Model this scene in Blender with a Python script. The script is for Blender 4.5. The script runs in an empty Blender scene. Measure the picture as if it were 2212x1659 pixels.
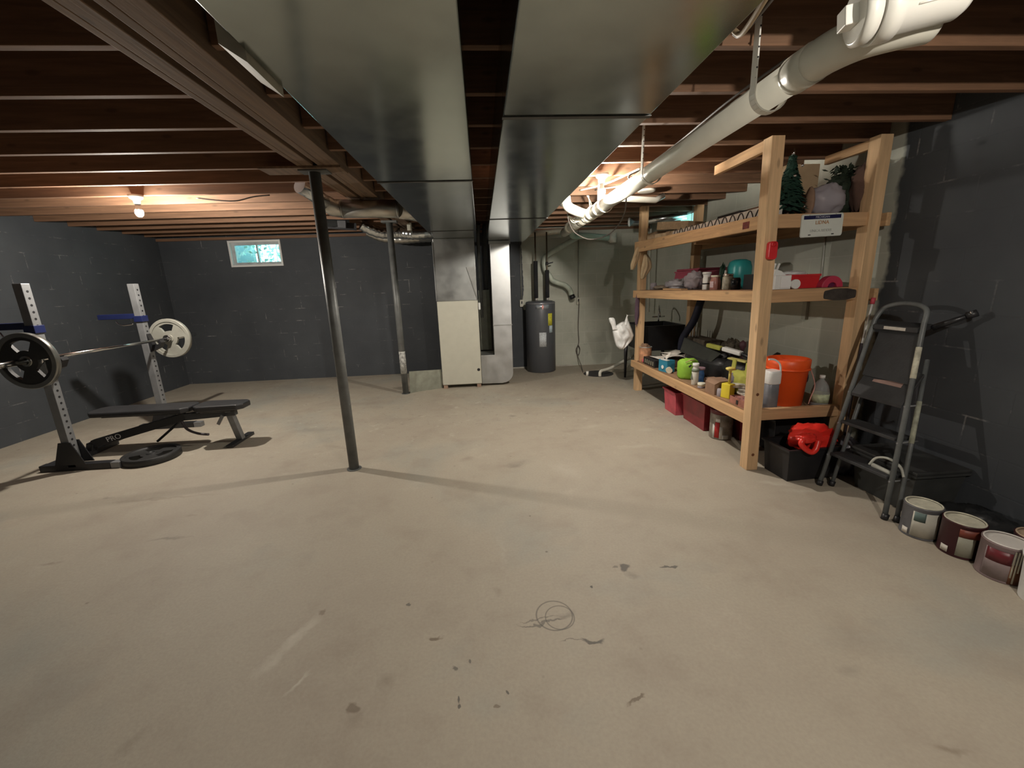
import bpy, math, random
from mathutils import Vector, Matrix, noise
random.seed(7)
S = bpy.context.scene
C = S.collection
R = math.radians
# ------------------------------------------------------------------ camera
W_, H_, F_ = 2212, 1659, 895.0
yaw, pitch, roll = R(3.72), R(13.61), R(-2.05)
fw = Vector((math.sin(yaw)*math.cos(pitch), math.cos(yaw)*math.cos(pitch), -math.sin(pitch)))
rt = Vector((math.cos(yaw), -math.sin(yaw), 0)); up = rt.cross(fw)
r2 = rt*math.cos(roll)+up*math.sin(roll); u2 = -rt*math.sin(roll)+up*math.cos(roll)
cam = bpy.data.cameras.new('camera'); cam.sensor_fit = 'HORIZONTAL'; cam.sensor_width = 36; cam.lens = 36*F_/W_
cam.clip_start = .02; cam.clip_end = 60
co = bpy.data.objects.new('camera', cam); C.objects.link(co)
co.matrix_world = Matrix(((r2.x,u2.x,-fw.x,0),(r2.y,u2.y,-fw.y,0),(r2.z,u2.z,-fw.z,1.5),(0,0,0,1)))
S.camera = co
# ------------------------------------------------------------------ world + exposure
S.view_settings.view_transform = 'Standard'; S.view_settings.look = 'None'; S.view_settings.gamma = 1
S.view_settings.use_curve_mapping = False; S.view_settings.exposure = 0.0
wd = bpy.data.worlds.new('daylight'); S.world = wd; wd.use_nodes = True
wd.node_tree.nodes['Background'].inputs[0].default_value = (.42, .95, .95, 1)
wd.node_tree.nodes['Background'].inputs[1].default_value = 6.0
BULB = 4300.0
BULBS = [(-3.05, 4.25, 1.0), (1.085, 3.81, 1.0), (1.25, -.1, .68)]
BULB_COL = (1, .925, .82)
# ------------------------------------------------------------------ materials
MT = {}
class N:
    def __init__(s, name):
        m = bpy.data.materials.new(name); m.use_nodes = True; s.m = m; s.t = m.node_tree
        s.b = s.t.nodes['Principled BSDF']; MT[name] = m
    def n(s, typ, **kw):
        q = s.t.nodes.new('ShaderNode'+typ)
        for k, v in kw.items():
            if k[0] == '_': setattr(q, k[1:], v)
        return q
    def l(s, a, b): s.t.links.new(a, b)
    def obj(s):
        return s.n('TexCoord').outputs['Object']
    def mapv(s, vec, scale=(1,1,1), loc=(0,0,0), rot=(0,0,0)):
        q = s.n('Mapping'); s.l(vec, q.inputs[0]); q.inputs[1].default_value = loc; q.inputs[2].default_value = rot; q.inputs[3].default_value = scale
        return q.outputs[0]
    def noise(s, vec, scale=5, detail=4, rough=.55, dist=0):
        q = s.n('TexNoise'); s.l(vec, q.inputs['Vector']); q.inputs['Scale'].default_value = scale
        q.inputs['Detail'].default_value = detail; q.inputs['Roughness'].default_value = rough; q.inputs['Distortion'].default_value = dist
        return q.outputs[0]
    def ramp(s, fac, a, b, ca=0., cb=1.):
        q = s.n('MapRange'); q.clamp = True; s.l(fac, q.inputs[0])
        for i, v in enumerate((a, b, ca, cb)): q.inputs[i+1].default_value = v
        return q.outputs[0]
    def math(s, op, a, b=None):
        q = s.n('Math'); q.operation = op
        for i, v in enumerate((a, b)):
            if v is None: continue
            if isinstance(v, (int, float)): q.inputs[i].default_value = v
            else: s.l(v, q.inputs[i])
        return q.outputs[0]
    def mix(s, fac, a, b):
        q = s.n('Mix'); q.data_type = 'RGBA'
        if isinstance(fac, (int, float)): q.inputs[0].default_value = fac
        else: s.l(fac, q.inputs[0])
        for i, v in ((6, a), (7, b)):
            if isinstance(v, tuple): q.inputs[i].default_value = v+(1,)
            else: s.l(v, q.inputs[i])
        return q.outputs[2]
    def bump(s, h, strength=.3, dist=.01):
        q = s.n('Bump'); q.inputs['Strength'].default_value = strength; q.inputs['Distance'].default_value = dist
        s.l(h, q.inputs['Height']); s.l(q.outputs[0], s.b.inputs['Normal'])
    def col(s, c):
        if isinstance(c, tuple): s.b.inputs['Base Color'].default_value = c+(1,)
        else: s.l(c, s.b.inputs['Base Color'])
    def set(s, **kw):
        for k, v in kw.items(): s.b.inputs[k.replace('_', ' ')].default_value = v
        return s.m
def P(name, c, rough=.55, metal=0, var=.25, vs=9, bump=0, bs=60, **kw):
    if name in MT: return MT[name]
    q = N(name); v = q.obj()
    if var:
        f = q.ramp(q.noise(v, vs, 5), .3, .7)
        q.col(q.mix(f, tuple(x*(1-var) for x in c), tuple(min(1, x*(1+var*.6)) for x in c)))
    else: q.col(c)
    if bump: q.bump(q.noise(v, bs, 3), bump, .004)
    q.set(Roughness=rough, Metallic=metal, **kw)
    return q.m
def wood(name, c, axis='Y', dark=.5, rough=.75):
    q = N(name); v = q.obj(); sc = {'X': (1.2, 22, 22), 'Y': (22, 1.2, 22), 'Z': (22, 22, 1.2)}[axis]
    g = q.noise(q.mapv(v, sc), 1.6, 6, .6, .6)
    k = q.noise(v, 2.3, 4)
    a = q.mix(q.ramp(g, .35, .7), tuple(x*dark for x in c), c)
    b = q.mix(q.ramp(k, .35, .75, 0, .45), a, tuple(x*.6 for x in c))
    vz = q.n('TexVoronoi'); q.l(q.mapv(v, tuple(3.2 if s < 5 else 9 for s in sc)), vz.inputs['Vector']); vz.inputs['Scale'].default_value = 1.0
    kn = q.ramp(vz.outputs['Distance'], .06, .13, .6, 0)
    q.col(q.mix(kn, b, tuple(x*.3 for x in c))); q.bump(g, .25, .003)
    return q.set(Roughness=rough)
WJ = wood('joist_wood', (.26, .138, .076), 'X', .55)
WB = wood('beam_wood', (.24, .15, .09), 'Y', .55)
WS = wood('shelf_wood', (.66, .41, .21), 'Y', .68)
WSX = wood('shelf_wood_cross', (.58, .35, .18), 'X', .68)
WSZ = wood('shelf_post_wood', (.74, .49, .27), 'Z', .7)
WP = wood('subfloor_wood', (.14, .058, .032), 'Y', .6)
WPly = wood('shelf_board_wood', (.34, .2, .11), 'Y', .7)
WPale = wood('pale_wood', (.62, .46, .29), 'X', .75)

def block(name, axis, region):
    q = N(name); v = q.obj(); sep = q.n('SeparateXYZ'); q.l(v, sep.inputs[0])
    u = sep.outputs[0] if axis == 'X' else sep.outputs[1]; z = sep.outputs[2]
    cb = q.n('CombineXYZ'); q.l(u, cb.inputs[0]); q.l(z, cb.inputs[1])
    br = q.n('TexBrick'); q.l(cb.outputs[0], br.inputs['Vector']); br.inputs['Scale'].default_value = 1
    br.inputs['Brick Width'].default_value = .406; br.inputs['Row Height'].default_value = .203
    br.inputs['Mortar Size'].default_value = .006; br.inputs['Mortar Smooth'].default_value = .3
    fac = br.outputs['Fac']
    n1 = q.noise(v, 1.6, 5); n2 = q.noise(v, 7, 4, .7); n3 = q.noise(v, 45, 3)
    paint = q.mix(q.ramp(n1, .3, .7), (.040, .045, .052), (.060, .066, .073))
    eff = q.math('MULTIPLY', fac, q.math('MULTIPLY', q.ramp(n2, .52, .68), q.ramp(n1, .42, .62)))
    paint = q.mix(q.math('MULTIPLY', eff, .75), paint, (.32, .31, .30))
    raw = q.mix(q.ramp(n1, .3, .7), (.36, .37, .31), (.50, .505, .43))
    raw = q.mix(q.ramp(n2, .62, .8, 0, .5), raw, (.22, .225, .185))
    raw = q.mix(q.math('MULTIPLY', fac, .3), raw, (.58, .58, .52))
    jag = q.math('MULTIPLY', q.math('SUBTRACT', q.noise(v, 5, 3), .5), .10)
    if region == 'back':   # bare block right of the heater and above its left shoulder
        a = q.ramp(q.math('ADD', u, jag), .728, .736)
        b = q.math('MAXIMUM', q.ramp(q.math('ADD', z, jag), 1.05, 1.06), q.ramp(u, 1.2, 1.21))
        m = q.math('MULTIPLY', a, b)
    elif region == 'right':
        m = q.ramp(q.math('ADD', u, q.math('MULTIPLY', jag, 1.2)), 2.92, 2.95)
    else: m = None
    q.col(paint if m is None else q.mix(m, paint, raw))
    h = q.math('SUBTRACT', q.math('MULTIPLY', n3, .25), fac); q.bump(h, .28, .005)
    return q.set(Roughness=.72)

# concrete floor, with the scuffs and stains it really carries
q = N('concrete_floor'); v = q.obj()
n1 = q.noise(v, .55, 5, .6, .4); n2 = q.noise(v, 2.4, 6, .65); n3 = q.noise(v, 70, 3); n4 = q.noise(v, 14, 5, .7)
c = q.mix(q.ramp(n1, .38, .62), (.36, .315, .25), (.40, .36, .285))
c = q.mix(q.ramp(n1, .52, .64, 0, .7), c, (.29, .29, .255))
c = q.mix(q.ramp(n2, .5, .75, 0, .5), c, (.25, .2, .155))
c = q.mix(q.ramp(n2, .18, .42, .4, 0), c, (.52, .47, .385))
c = q.mix(q.ramp(n3, .35, .7, 0, .22), c, (.24, .2, .16))
yy = q.n('SeparateXYZ'); q.l(v, yy.inputs[0])
far = q.ramp(yy.outputs[1], 3.0, 4.6)
c = q.mix(q.math('MULTIPLY', far, q.ramp(n4, .58, .7, 0, .5)), c, (.17, .14, .11))
c = q.mix(q.math('MULTIPLY', far, q.ramp(q.noise(v, 6, 5, .7), .6, .72, 0, .5)), c, (.6, .56, .48))
dv = q.n('VectorMath'); dv.operation = 'ADD'; sc_ = q.n('VectorMath'); sc_.operation = 'SCALE'; sc_.inputs[3].default_value = .11
nz = q.n('TexNoise'); nz.inputs['Scale'].default_value = 11; nz.inputs['Detail'].default_value = 4; q.l(v, nz.inputs['Vector'])
sb = q.n('VectorMath'); sb.operation = 'SUBTRACT'; sb.inputs[1].default_value = (.5, .5, .5); q.l(nz.outputs[1], sb.inputs[0])
q.l(sb.outputs[0], sc_.inputs[0]); q.l(v, dv.inputs[0]); q.l(sc_.outputs[0], dv.inputs[1]); vd = dv.outputs[0]
def spot(x, y, rx, ry, ang, amt, soft=.6, src=None):
    src = vd if src is None else src
    a = q.n('Mapping'); a.vector_type = 'TEXTURE'; q.l(src, a.inputs[0]); a.inputs[1].default_value = (x, y, 0)
    a.inputs[2].default_value = (0, 0, R(ang)); a.inputs[3].default_value = (rx, ry, 1)
    ln = q.n('VectorMath'); ln.operation = 'LENGTH'; q.l(a.outputs[0], ln.inputs[0])
    return ln.outputs['Value'], q.ramp(ln.outputs['Value'], soft, 1, amt, 0)
DK = (.07, .066, .06); BR = (.12, .085, .055); WH = (.66, .62, .54)
for x, y, rx, ry, an, am, cc in [
    (.70,1.875,.035,.022,40,.8,DK),(.715,1.815,.045,.028,-50,.55,DK),(.64,1.88,.03,.008,10,.5,DK),(.93,1.862,.045,.007,-4,.8,DK),
    (.405,1.452,.055,.011,-8,.8,DK),(.32,1.449,.06,.004,0,.5,DK),(-.273,1.54,.035,.016,8,.75,BR),(.32,1.60,.06,.022,12,.8,DK),
    (.20,1.572,.13,.006,5,.6,DK),(.18,1.592,.10,.004,5,.5,DK),(-.90,1.6,.035,.16,-22,.6,WH),(-.79,1.375,.012,.075,-22,.75,WH),(-.965,1.46,.04,.06,-30,.45,WH),
    (-.84,1.74,.02,.014,0,.5,BR),(-.45,1.35,.035,.045,0,.5,BR),(-.55,1.25,.02,.03,0,.6,BR),(-.53,1.20,.04,.05,0,.35,BR),(.5,1.173,.035,.008,20,.7,BR),
    (1.427,.905,.05,.018,-10,.85,BR),(1.353,1.2,.05,.03,0,.35,DK),(.0,1.80,.03,.05,20,.4,BR),(-.179,1.379,.01,.014,0,.7,DK),(-.13,1.40,.008,.012,0,.7,DK),
    (-.155,1.235,.009,.012,0,.8,DK),(-.153,1.212,.010,.011,0,.8,DK),(-.02,1.205,.012,.01,0,.6,BR),(.03,1.25,.008,.008,0,.8,DK),(-.42,1.74,.01,.01,0,.7,DK),(.477,1.75,.007,.007,0,.9,DK),
    (-2.06,2.49,.14,.022,3,.75,DK),(-2.592,2.306,.07,.016,5,.65,BR),(-2.5,3.06,.42,.02,2,.5,BR),(-2.95,3.12,.05,.02,0,.6,DK),(-2.1,2.75,.05,.02,0,.5,BR),
    (-1.287,1.192,.03,.07,-25,.4,BR),(.2,3.25,.09,.05,0,.6,DK),(.28,3.3,.12,.07,30,.35,DK),(-.2,3.45,.06,.05,0,.5,BR),(.85,4.0,.12,.05,10,.4,BR),(.3,4.6,.06,.03,0,.7,DK),
    (2.09,2.66,.12,.05,-20,.8,WH),(2.2,2.52,.14,.03,-15,.5,WH),(1.35,3.5,.22,.05,0,.45,WH),(1.1,4.1,.15,.05,20,.4,WH),(1.6,3.9,.1,.05,0,.4,WH),(-1.0,3.3,.12,.04,0,.4,WH),
    (.6,3.1,.08,.2,30,.4,WH),(-1.9,4.5,.35,.10,0,.4,DK),(-1.4,3.9,.3,.04,-25,.35,BR),(.05,2.1,.02,.25,3,.25,WH),(1.8,3.25,.2,.05,-30,.4,WH),(-1.75,5.5,.5,.1,0,.35,BR),(.9,5.2,.5,.12,0,.3,BR)]:
    d, m = spot(x, y, rx*1.1, ry*1.1, an, (am if rx*ry < .0008 else am*.5) if cc is not WH else am*(.5 if y < 2 else .3), (.62 if rx*ry < .0008 else .2) if cc is not WH else .1); c = q.mix(m, c, cc)
for x, y, r_ in ((.262,1.60,.083),(.285,1.585,.066)):   # drum ring scuffs
    d, _ = spot(x, y, r_, r_*1.05, 0, 1, .5, v)
    ring = q.ramp(q.math('ABSOLUTE', q.math('SUBTRACT', d, 1.0)), .02, .06, .6, 0); c = q.mix(ring, c, DK)
vo = q.n('TexVoronoi'); q.l(v, vo.inputs['Vector']); vo.inputs['Scale'].default_value = 4.5; vo.inputs['Randomness'].default_value = 1
c = q.mix(q.math('MULTIPLY', q.ramp(vo.outputs['Distance'], .02, .045, .75, 0), q.ramp(n1, .45, .55)), c, (.12, .1, .08))
q.col(c); q.bump(q.math('ADD', q.math('MULTIPLY', n3, .3), n2), .25, .006); q.set(Roughness=.68)

# galvanised sheet metal
def galv(name, c, rough, wob=.5, wd_=.02):
    q = N(name); v = q.obj(); a = q.noise(v, 1.1, 3, .5, .5); b = q.noise(v, 5, 4)
    vor = q.n('TexVoronoi'); q.l(v, vor.inputs['Vector']); vor.inputs['Scale'].default_value = 60
    sp = q.ramp(vor.outputs['Distance'], 0, .8, .85, 1.08)
    q.col(q.mix(q.ramp(b, .3, .7), tuple(x*.8 for x in c), c)); q.l(q.ramp(b, .3, .7, rough*.9, rough*1.25), q.b.inputs['Roughness'])
    q.bump(a, wob, wd_); return q.set(Metallic=1.0)
GALV = galv('galvanised_duct', (.40, .44, .42), .17, .12, .02)
GALVP = galv('galvanised_plenum', (.42, .43, .42), .38, .3, .02)
GALVB = galv('galvanised_bright', (.55, .56, .56), .42, .3, .02)
FLEXM = galv('foil_pipe', (.62, .60, .55), .34, .5, .01)
FLEXB = galv('bright_foil', (.8, .84, .86), .2, .6, .01)
CREAM = P('cream_enamel', (.50, .49, .41), .5, var=.05)
PVC = P('pvc_plastic', (.62, .60, .52), .32, var=.05)
PVCW = P('pvc_white', (.78, .76, .70), .3, var=.04)
PVCG = P('pvc_green_tint', (.42, .56, .48), .4, var=.08)
DKPIPE = P('column_paint', (.13, .135, .13), .45, var=.3, bump=.2)
BLK = P('black_plastic', (.015, .015, .017), .45, var=.2)
BLKV = P('black_vinyl', (.03, .03, .032), .4, var=.2, bump=.15)
BLKM = P('black_metal', (.02, .02, .022), .4, var=.1)
IRON = P('cast_iron', (.035, .035, .035), .5, .3, var=.2, bump=.3)
GREYM = P('silver_grey_metal', (.23, .235, .24), .42, .3, var=.15, bump=.1)
CHROME = P('chrome', (.8, .8, .8), .15, 1, var=0)
BLUE = P('blue_enamel', (.012, .018, .075), .4, var=.1)
PLATEG = P('grey_plate_enamel', (.34, .335, .29), .38, .2, var=.15)
TANK = P('heater_tank_grey', (.085, .09, .10), .4, var=.05)
WHT = P('white_plastic', (.72, .72, .70), .4, var=.03)
PAPER = P('paper', (.62, .58, .52), .8, var=.15, vs=30)
LABELM = P('printed_label', (.55, .58, .60), .6, var=.35, vs=55)
YELL = P('yellow_plastic', (.72, .58, .04), .45, var=.05)
YLAB = P('yellow_label', (.62, .58, .05), .6, var=.35, vs=60)
ORNG = P('orange_bucket_plastic', (.85, .10, .015), .42, var=.05)
REDP = P('red_plastic', (.55, .02, .025), .4, var=.1)
REDD = P('dark_red_plastic', (.25, .02, .03), .35, var=.35, vs=6)
REDBAG = P('red_plastic_bag', (.72, .03, .02), .32, var=.15)
PINK = P('dusty_pink_plastic', (.36, .06, .10), .5, var=.1)
PINKD = P('pinkish_red_plastic', (.55, .08, .11), .45, var=.35, vs=8)
TEAL = P('teal_plastic', (.03, .30, .30), .35, var=.1)
GREEN = P('lime_green_fabric', (.24, .46, .04), .7, var=.2)
OLIVE = P('yellow_green_fabric', (.38, .38, .07), .8, var=.15, bump=.2)
NAVY = P('navy_fabric', (.01, .012, .03), .7, var=.1)
GREYP = P('grey_plastic', (.17, .18, .20), .45, var=.1)
LADM = P('ladder_grey_paint', (.13, .14, .14), .45, var=.3, bump=.1)
LADB = P('ladder_black_tread', (.03, .031, .033), .6, var=.3, bump=.3)
CARD = P('cardboard', (.42, .30, .18), .85, var=.15)
BROWN = P('brown_box', (.28, .17, .11), .8, var=.2)
FOLI = P('plastic_needles', (.012, .045, .028), .7, var=.4, vs=20)
FOLD = P('dark_needles', (.01, .02, .008), .75, var=.4, vs=20)
TINP = P('popcorn_tin_print', (.27, .23, .19), .45, var=.6, vs=14)
MAROON = P('maroon_paint', (.12, .012, .018), .4, var=.25)
CANM = P('can_metal', (.5, .48, .45), .4, .6, var=.2)
CANL = P('can_label', (.52, .50, .43), .6, var=.2)
CANLID = P('paint_crusted_lid', (.50, .48, .38), .7, var=.3, vs=16)
FOAM = P('pipe_foam', (.018, .018, .02), .9, var=.1, bump=.5)
COPPER = P('tarnished_copper', (.16, .12, .08), .5, .6, var=.3)
BRASSC = P('cable_sheath', (.30, .22, .13), .6, var=.1)
CABW = P('white_cable', (.6, .56, .46), .5, var=.1)
CABG = P('grey_cable', (.10, .085, .075), .6, var=.1)
WOODBN = P('bark_brown', (.16, .10, .07), .8, var=.3)
GLOVE = P('worn_leather', (.55, .42, .26), .85, var=.25)
OLDFAB = P('plum_cloth', (.10, .06, .085), .9, var=.2)
STRAPM = P('white_strap', (.80, .78, .72), .5, var=.03)
RUST = P('rust_brown', (.14, .05, .02), .8, var=.3)
PLATEW = P('plate_white', (.60, .62, .57), .5, var=.06)
INK_O = P('orange_ink', (.40, .20, .08), .6, var=0)
INK_G = P('grey_ink', (.42, .43, .40), .6, var=0)
INK_N = P('navy_ink', (.005, .006, .05), .5, var=0)
q = N('glass'); q.col((.9, .95, .95)); q.set(Roughness=.05, Transmission_Weight=1.0, IOR=1.1); GLASS = q.m
q = N('clear_plastic'); q.col((.80, .84, .84)); q.set(Roughness=.2, Transmission_Weight=.75, IOR=1.15); CLEAR = q.m
q = N('smoky_plastic'); q.col((.50, .46, .50)); q.set(Roughness=.25, Transmission_Weight=.35, IOR=1.2); SMOKE = q.m
q = N('thin_white_bag'); v = q.obj(); q.col(q.mix(q.ramp(q.noise(v, 12, 4), .3, .7), (.62, .63, .62), (.8, .8, .79))); q.bump(q.noise(v, 22, 4, .6, 1), .6, .01)
q.set(Roughness=.4, Transmission_Weight=.1); WBAG = q.m
q = N('lamp_glass'); q.b.inputs['Emission Color'].default_value = BULB_COL+(1,); q.b.inputs['Emission Strength'].default_value = BULB; q.col((.9, .9, .9)); LAMPG = q.m
q = N('leafy'); v = q.obj(); q.col(q.mix(q.ramp(q.noise(v, 18, 4), .4, .6), (.45, .68, .58), (.9, .95, .92))); q.set(Roughness=.8); LEAF = q.m
q = N('house_wrap'); v = q.obj(); q.col(q.mix(q.ramp(q.noise(v, 9, 4, .6, 1.5), .48, .53), (.62, .80, .88), (.95, .97, .97))); q.set(Roughness=.8); WRAP = q.m

# ------------------------------------------------------------------ mesh builder
class MB:
    def __init__(s): s.v = []; s.f = []; s.s = []
    def add(s, vs, fs, smooth=False):
        o = len(s.v); s.v += [Vector(a) for a in vs]
        for f in fs: s.f.append([i+o for i in f]); s.s.append(smooth)
        return s
    def hexa(s, p):  # 8 points: bottom 4 ccw, top 4 ccw
        return s.add(p, [(3,2,1,0),(4,5,6,7),(0,1,5,4),(1,2,6,5),(2,3,7,6),(3,0,4,7)])
    def box(s, x0, x1, y0, y1, z0, z1):
        return s.hexa([(x0,y0,z0),(x1,y0,z0),(x1,y1,z0),(x0,y1,z0),(x0,y0,z1),(x1,y0,z1),(x1,y1,z1),(x0,y1,z1)])
    def obox(s, c, size, rz=0, rx=0, ry=0):
        M = Matrix.Translation(c) @ Matrix.Rotation(rz,4,'Z') @ Matrix.Rotation(ry,4,'Y') @ Matrix.Rotation(rx,4,'X')
        a, b, d = size[0]/2, size[1]/2, size[2]/2
        return s.hexa([M@Vector(p) for p in ((-a,-b,-d),(a,-b,-d),(a,b,-d),(-a,b,-d),(-a,-b,d),(a,-b,d),(a,b,d),(-a,b,d))])
    def bar(s, p, q_, w, h, upv=(0,0,1)):
        p, q_ = Vector(p), Vector(q_); d = (q_-p).normalized(); u = Vector(upv)
        if abs(d.dot(u)) > .95: u = Vector((0,1,0))
        a = d.cross(u).normalized()*w/2; b = a.cross(d).normalized()*h/2
        return s.hexa([p-a-b, p+a-b, q_+a-b, q_-a-b, p-a+b, p+a+b, q_+a+b, q_-a+b])
    def tube(s, pts, r, n=12, closed=False):
        pts = [Vector(p) for p in pts]; m = len(pts); rr = r if isinstance(r, (list, tuple)) else [r]*m
        T = []
        for i in range(m):
            a = pts[(i-1) % m] if closed or i else pts[0]; b = pts[(i+1) % m] if closed or i < m-1 else pts[-1]
            T.append((b-a).normalized())
        nrm = T[0].orthogonal().normalized(); vs = []
        for i in range(m):
            nrm = (nrm-T[i]*nrm.dot(T[i])).normalized(); bn = T[i].cross(nrm)
            vs += [pts[i]+(nrm*math.cos(2*math.pi*k/n)+bn*math.sin(2*math.pi*k/n))*rr[i] for k in range(n)]
        fs = []
        for i in range(m if closed else m-1):
            j = (i+1) % m
            fs += [(i*n+k, i*n+(k+1) % n, j*n+(k+1) % n, j*n+k) for k in range(n)]
        s.add(vs, fs, True)
        if not closed:
            o = len(s.v)-m*n
            s.f.append([o+k for k in range(n)][::-1]); s.s.append(False)
            s.f.append([o+(m-1)*n+k for k in range(n)]); s.s.append(False)
        return s
    def lathe(s, prof, c=(0,0,0), ax=(0,0,1), n=28, sq=None, cap=True):
        z = Vector(ax).normalized(); x = z.orthogonal().normalized() if abs(z.z) < .99 else Vector((1,0,0)); y = z.cross(x); c = Vector(c); vs = []
        for r, h in prof:
            for k in range(n):
                a = 2*math.pi*k/n; ca, sa = math.cos(a), math.sin(a)
                if sq: e = 2/sq; ca = math.copysign(abs(ca)**e, ca); sa = math.copysign(abs(sa)**e, sa)
                vs.append(c+x*ca*r+y*sa*r+z*h)
        m = len(prof); o = len(s.v); s.v += vs
        for i in range(m-1):
            dr, dh = prof[i+1][0]-prof[i][0], prof[i+1][1]-prof[i][1]; sm = True
            for k in range(n): s.f.append([o+i*n+k, o+i*n+(k+1) % n, o+(i+1)*n+(k+1) % n, o+(i+1)*n+k]); s.s.append(abs(dh) > .15*abs(dr))
        closed = abs(prof[0][0]-prof[-1][0])+abs(prof[0][1]-prof[-1][1]) < 1e-6
        if prof[0][0] > 1e-4 and not closed and cap: s.f.append([o+k for k in range(n)][::-1]); s.s.append(False)
        if prof[-1][0] > 1e-4 and not closed and cap: s.f.append([o+(m-1)*n+k for k in range(n)]); s.s.append(False)
        return s
    def prism(s, poly, d0, d1, plane='XZ'):
        def g(a, b, d): return {'XZ': (a, d, b), 'YZ': (d, a, b), 'XY': (a, b, d)}[plane]
        n = len(poly); vs = [g(a, b, d0) for a, b in poly]+[g(a, b, d1) for a, b in poly]
        return s.add(vs, [tuple(range(n))[::-1], tuple(range(n, 2*n))]+[(i, (i+1) % n, n+(i+1) % n, n+i) for i in range(n)])
    def blob(s, c, size, amp=.25, seed=0, freq=3, e=1.6, nu=28, nv=18, flat=True, rz=0):
        vs = []; sx, sy, sz = size
        for i in range(nv+1):
            ph = -math.pi/2+math.pi*i/nv
            for k in range(nu):
                th = 2*math.pi*k/nu; f = lambda w: math.copysign(abs(w)**(2/e/1.25), w)
                p = Vector((f(math.cos(ph))*f(math.cos(th)), f(math.cos(ph))*f(math.sin(th)), f(math.sin(ph))))
                d = 1+amp*(noise.noise(p*freq+Vector((seed*7.1, seed*3.3, seed)))+.5*noise.noise(p*freq*2.7+Vector((seed, 9, 2))))
                p = p*d; x, y, z_ = p.x*sx/2, p.y*sy/2, p.z*sz/2
                if flat: z_ = max(z_, -sz/2*.9)
                x, y = x*math.cos(rz)-y*math.sin(rz), x*math.sin(rz)+y*math.cos(rz)
                vs.append((c[0]+x, c[1]+y, c[2]+sz/2*.9+z_))
        fs = [(i*nu+k, i*nu+(k+1) % nu, (i+1)*nu+(k+1) % nu, (i+1)*nu+k) for i in range(nv) for k in range(nu)]
        return s.add(vs, fs, True)
    def sheet(s, fn, nu=14, nv=14, th=.002):
        g = [[Vector(fn(i/nu, j/nv)) for j in range(nv+1)] for i in range(nu+1)]
        n = (nu+1)*(nv+1); vs = [p for r in g for p in r]; nm = (g[1][0]-g[0][0]).cross(g[0][1]-g[0][0]).normalized()
        vs2 = [p+nm*th for p in vs]; idx = lambda i, j: i*(nv+1)+j
        fs = []
        for i in range(nu):
            for j in range(nv):
                a = (idx(i,j), idx(i+1,j), idx(i+1,j+1), idx(i,j+1)); fs.append(a[::-1]); fs.append(tuple(n+k for k in a))
        for i in range(nu):
            fs.append((idx(i,0), idx(i+1,0), n+idx(i+1,0), n+idx(i,0))); fs.append((idx(i+1,nv), idx(i,nv), n+idx(i,nv), n+idx(i+1,nv)))
        for j in range(nv):
            fs.append((idx(0,j+1), idx(0,j), n+idx(0,j), n+idx(0,j+1))); fs.append((idx(nu,j), idx(nu,j+1), n+idx(nu,j+1), n+idx(nu,j)))
        return s.add(vs+vs2, fs, True)
def wpos(o):
    p = Vector((0,0,0))
    while o: p = p+o.location; o = o.parent
    return p
def build(name, mb, mat, parent=None, bevel=0, label=None, kind=None, origin=None):
    me = bpy.data.meshes.new(name)
    if parent: off = wpos(parent); loc = Vector((0,0,0))
    else:
        xs = [v.x for v in mb.v]; ys = [v.y for v in mb.v]; zs = [v.z for v in mb.v]
        loc = Vector(origin) if origin is not None else Vector(((min(xs)+max(xs))/2, (min(ys)+max(ys))/2, min(zs))); off = loc
    me.from_pydata([v-off for v in mb.v], [], mb.f); me.polygons.foreach_set('use_smooth', mb.s)
    me.materials.append(mat); me.validate(); me.update()
    o = bpy.data.objects.new(name, me); C.objects.link(o); o.location = loc
    if parent: o.parent = parent
    if bevel:
        m = o.modifiers.new('bevel', 'BEVEL'); m.width = bevel; m.segments = 2; m.limit_method = 'ANGLE'; m.angle_limit = R(40)
    if label: o['label'] = label
    if kind: o['kind'] = kind
    return o
def tag(o, label, cat, group=None):
    o['label'] = label; o['category'] = cat
    if group: o['group'] = group
    return o
def thing(name, label, cat, loc, group=None):
    o = bpy.data.objects.new(name, None); C.objects.link(o); o.location = loc; o.empty_display_size = .1
    return tag(o, label, cat, group)
def text(name, s_, size, mat, parent, M, depth=.001, label=None):
    cu = bpy.data.curves.new(name, 'FONT'); cu.body = s_; cu.size = size; cu.extrude = depth; cu.align_x = 'CENTER'; cu.align_y = 'CENTER'
    t = bpy.data.objects.new('tmp', cu); C.objects.link(t); dg = bpy.context.evaluated_depsgraph_get()
    me = bpy.data.meshes.new_from_object(t.evaluated_get(dg)); bpy.data.objects.remove(t)
    me.transform(M); me.transform(Matrix.Translation(-wpos(parent))); me.materials.clear(); me.materials.append(mat)
    o = bpy.data.objects.new(name, me); C.objects.link(o); o.parent = parent
    if label: o['label'] = label
    return o
def arc(c, r, a0, a1, n, plane='XZ'):
    out = []
    for i in range(n+1):
        a = R(a0+(a1-a0)*i/n); u, w = c[0]+r*math.cos(a), c[1]+r*math.sin(a); out.append((u, w))
    return out
def smooth(pts, n=6):
    pts = [Vector(p) for p in pts]; P_ = [pts[0]]+pts+[pts[-1]]; out = []
    for i in range(1, len(P_)-2):
        a, b, c_, d = P_[i-1], P_[i], P_[i+1], P_[i+2]
        for k in range(n):
            t = k/n; out.append(.5*((2*b)+(c_-a)*t+(2*a-5*b+4*c_-d)*t*t+(3*b-a-3*c_+d)*t**3))
    return out+[pts[-1]]

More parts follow.
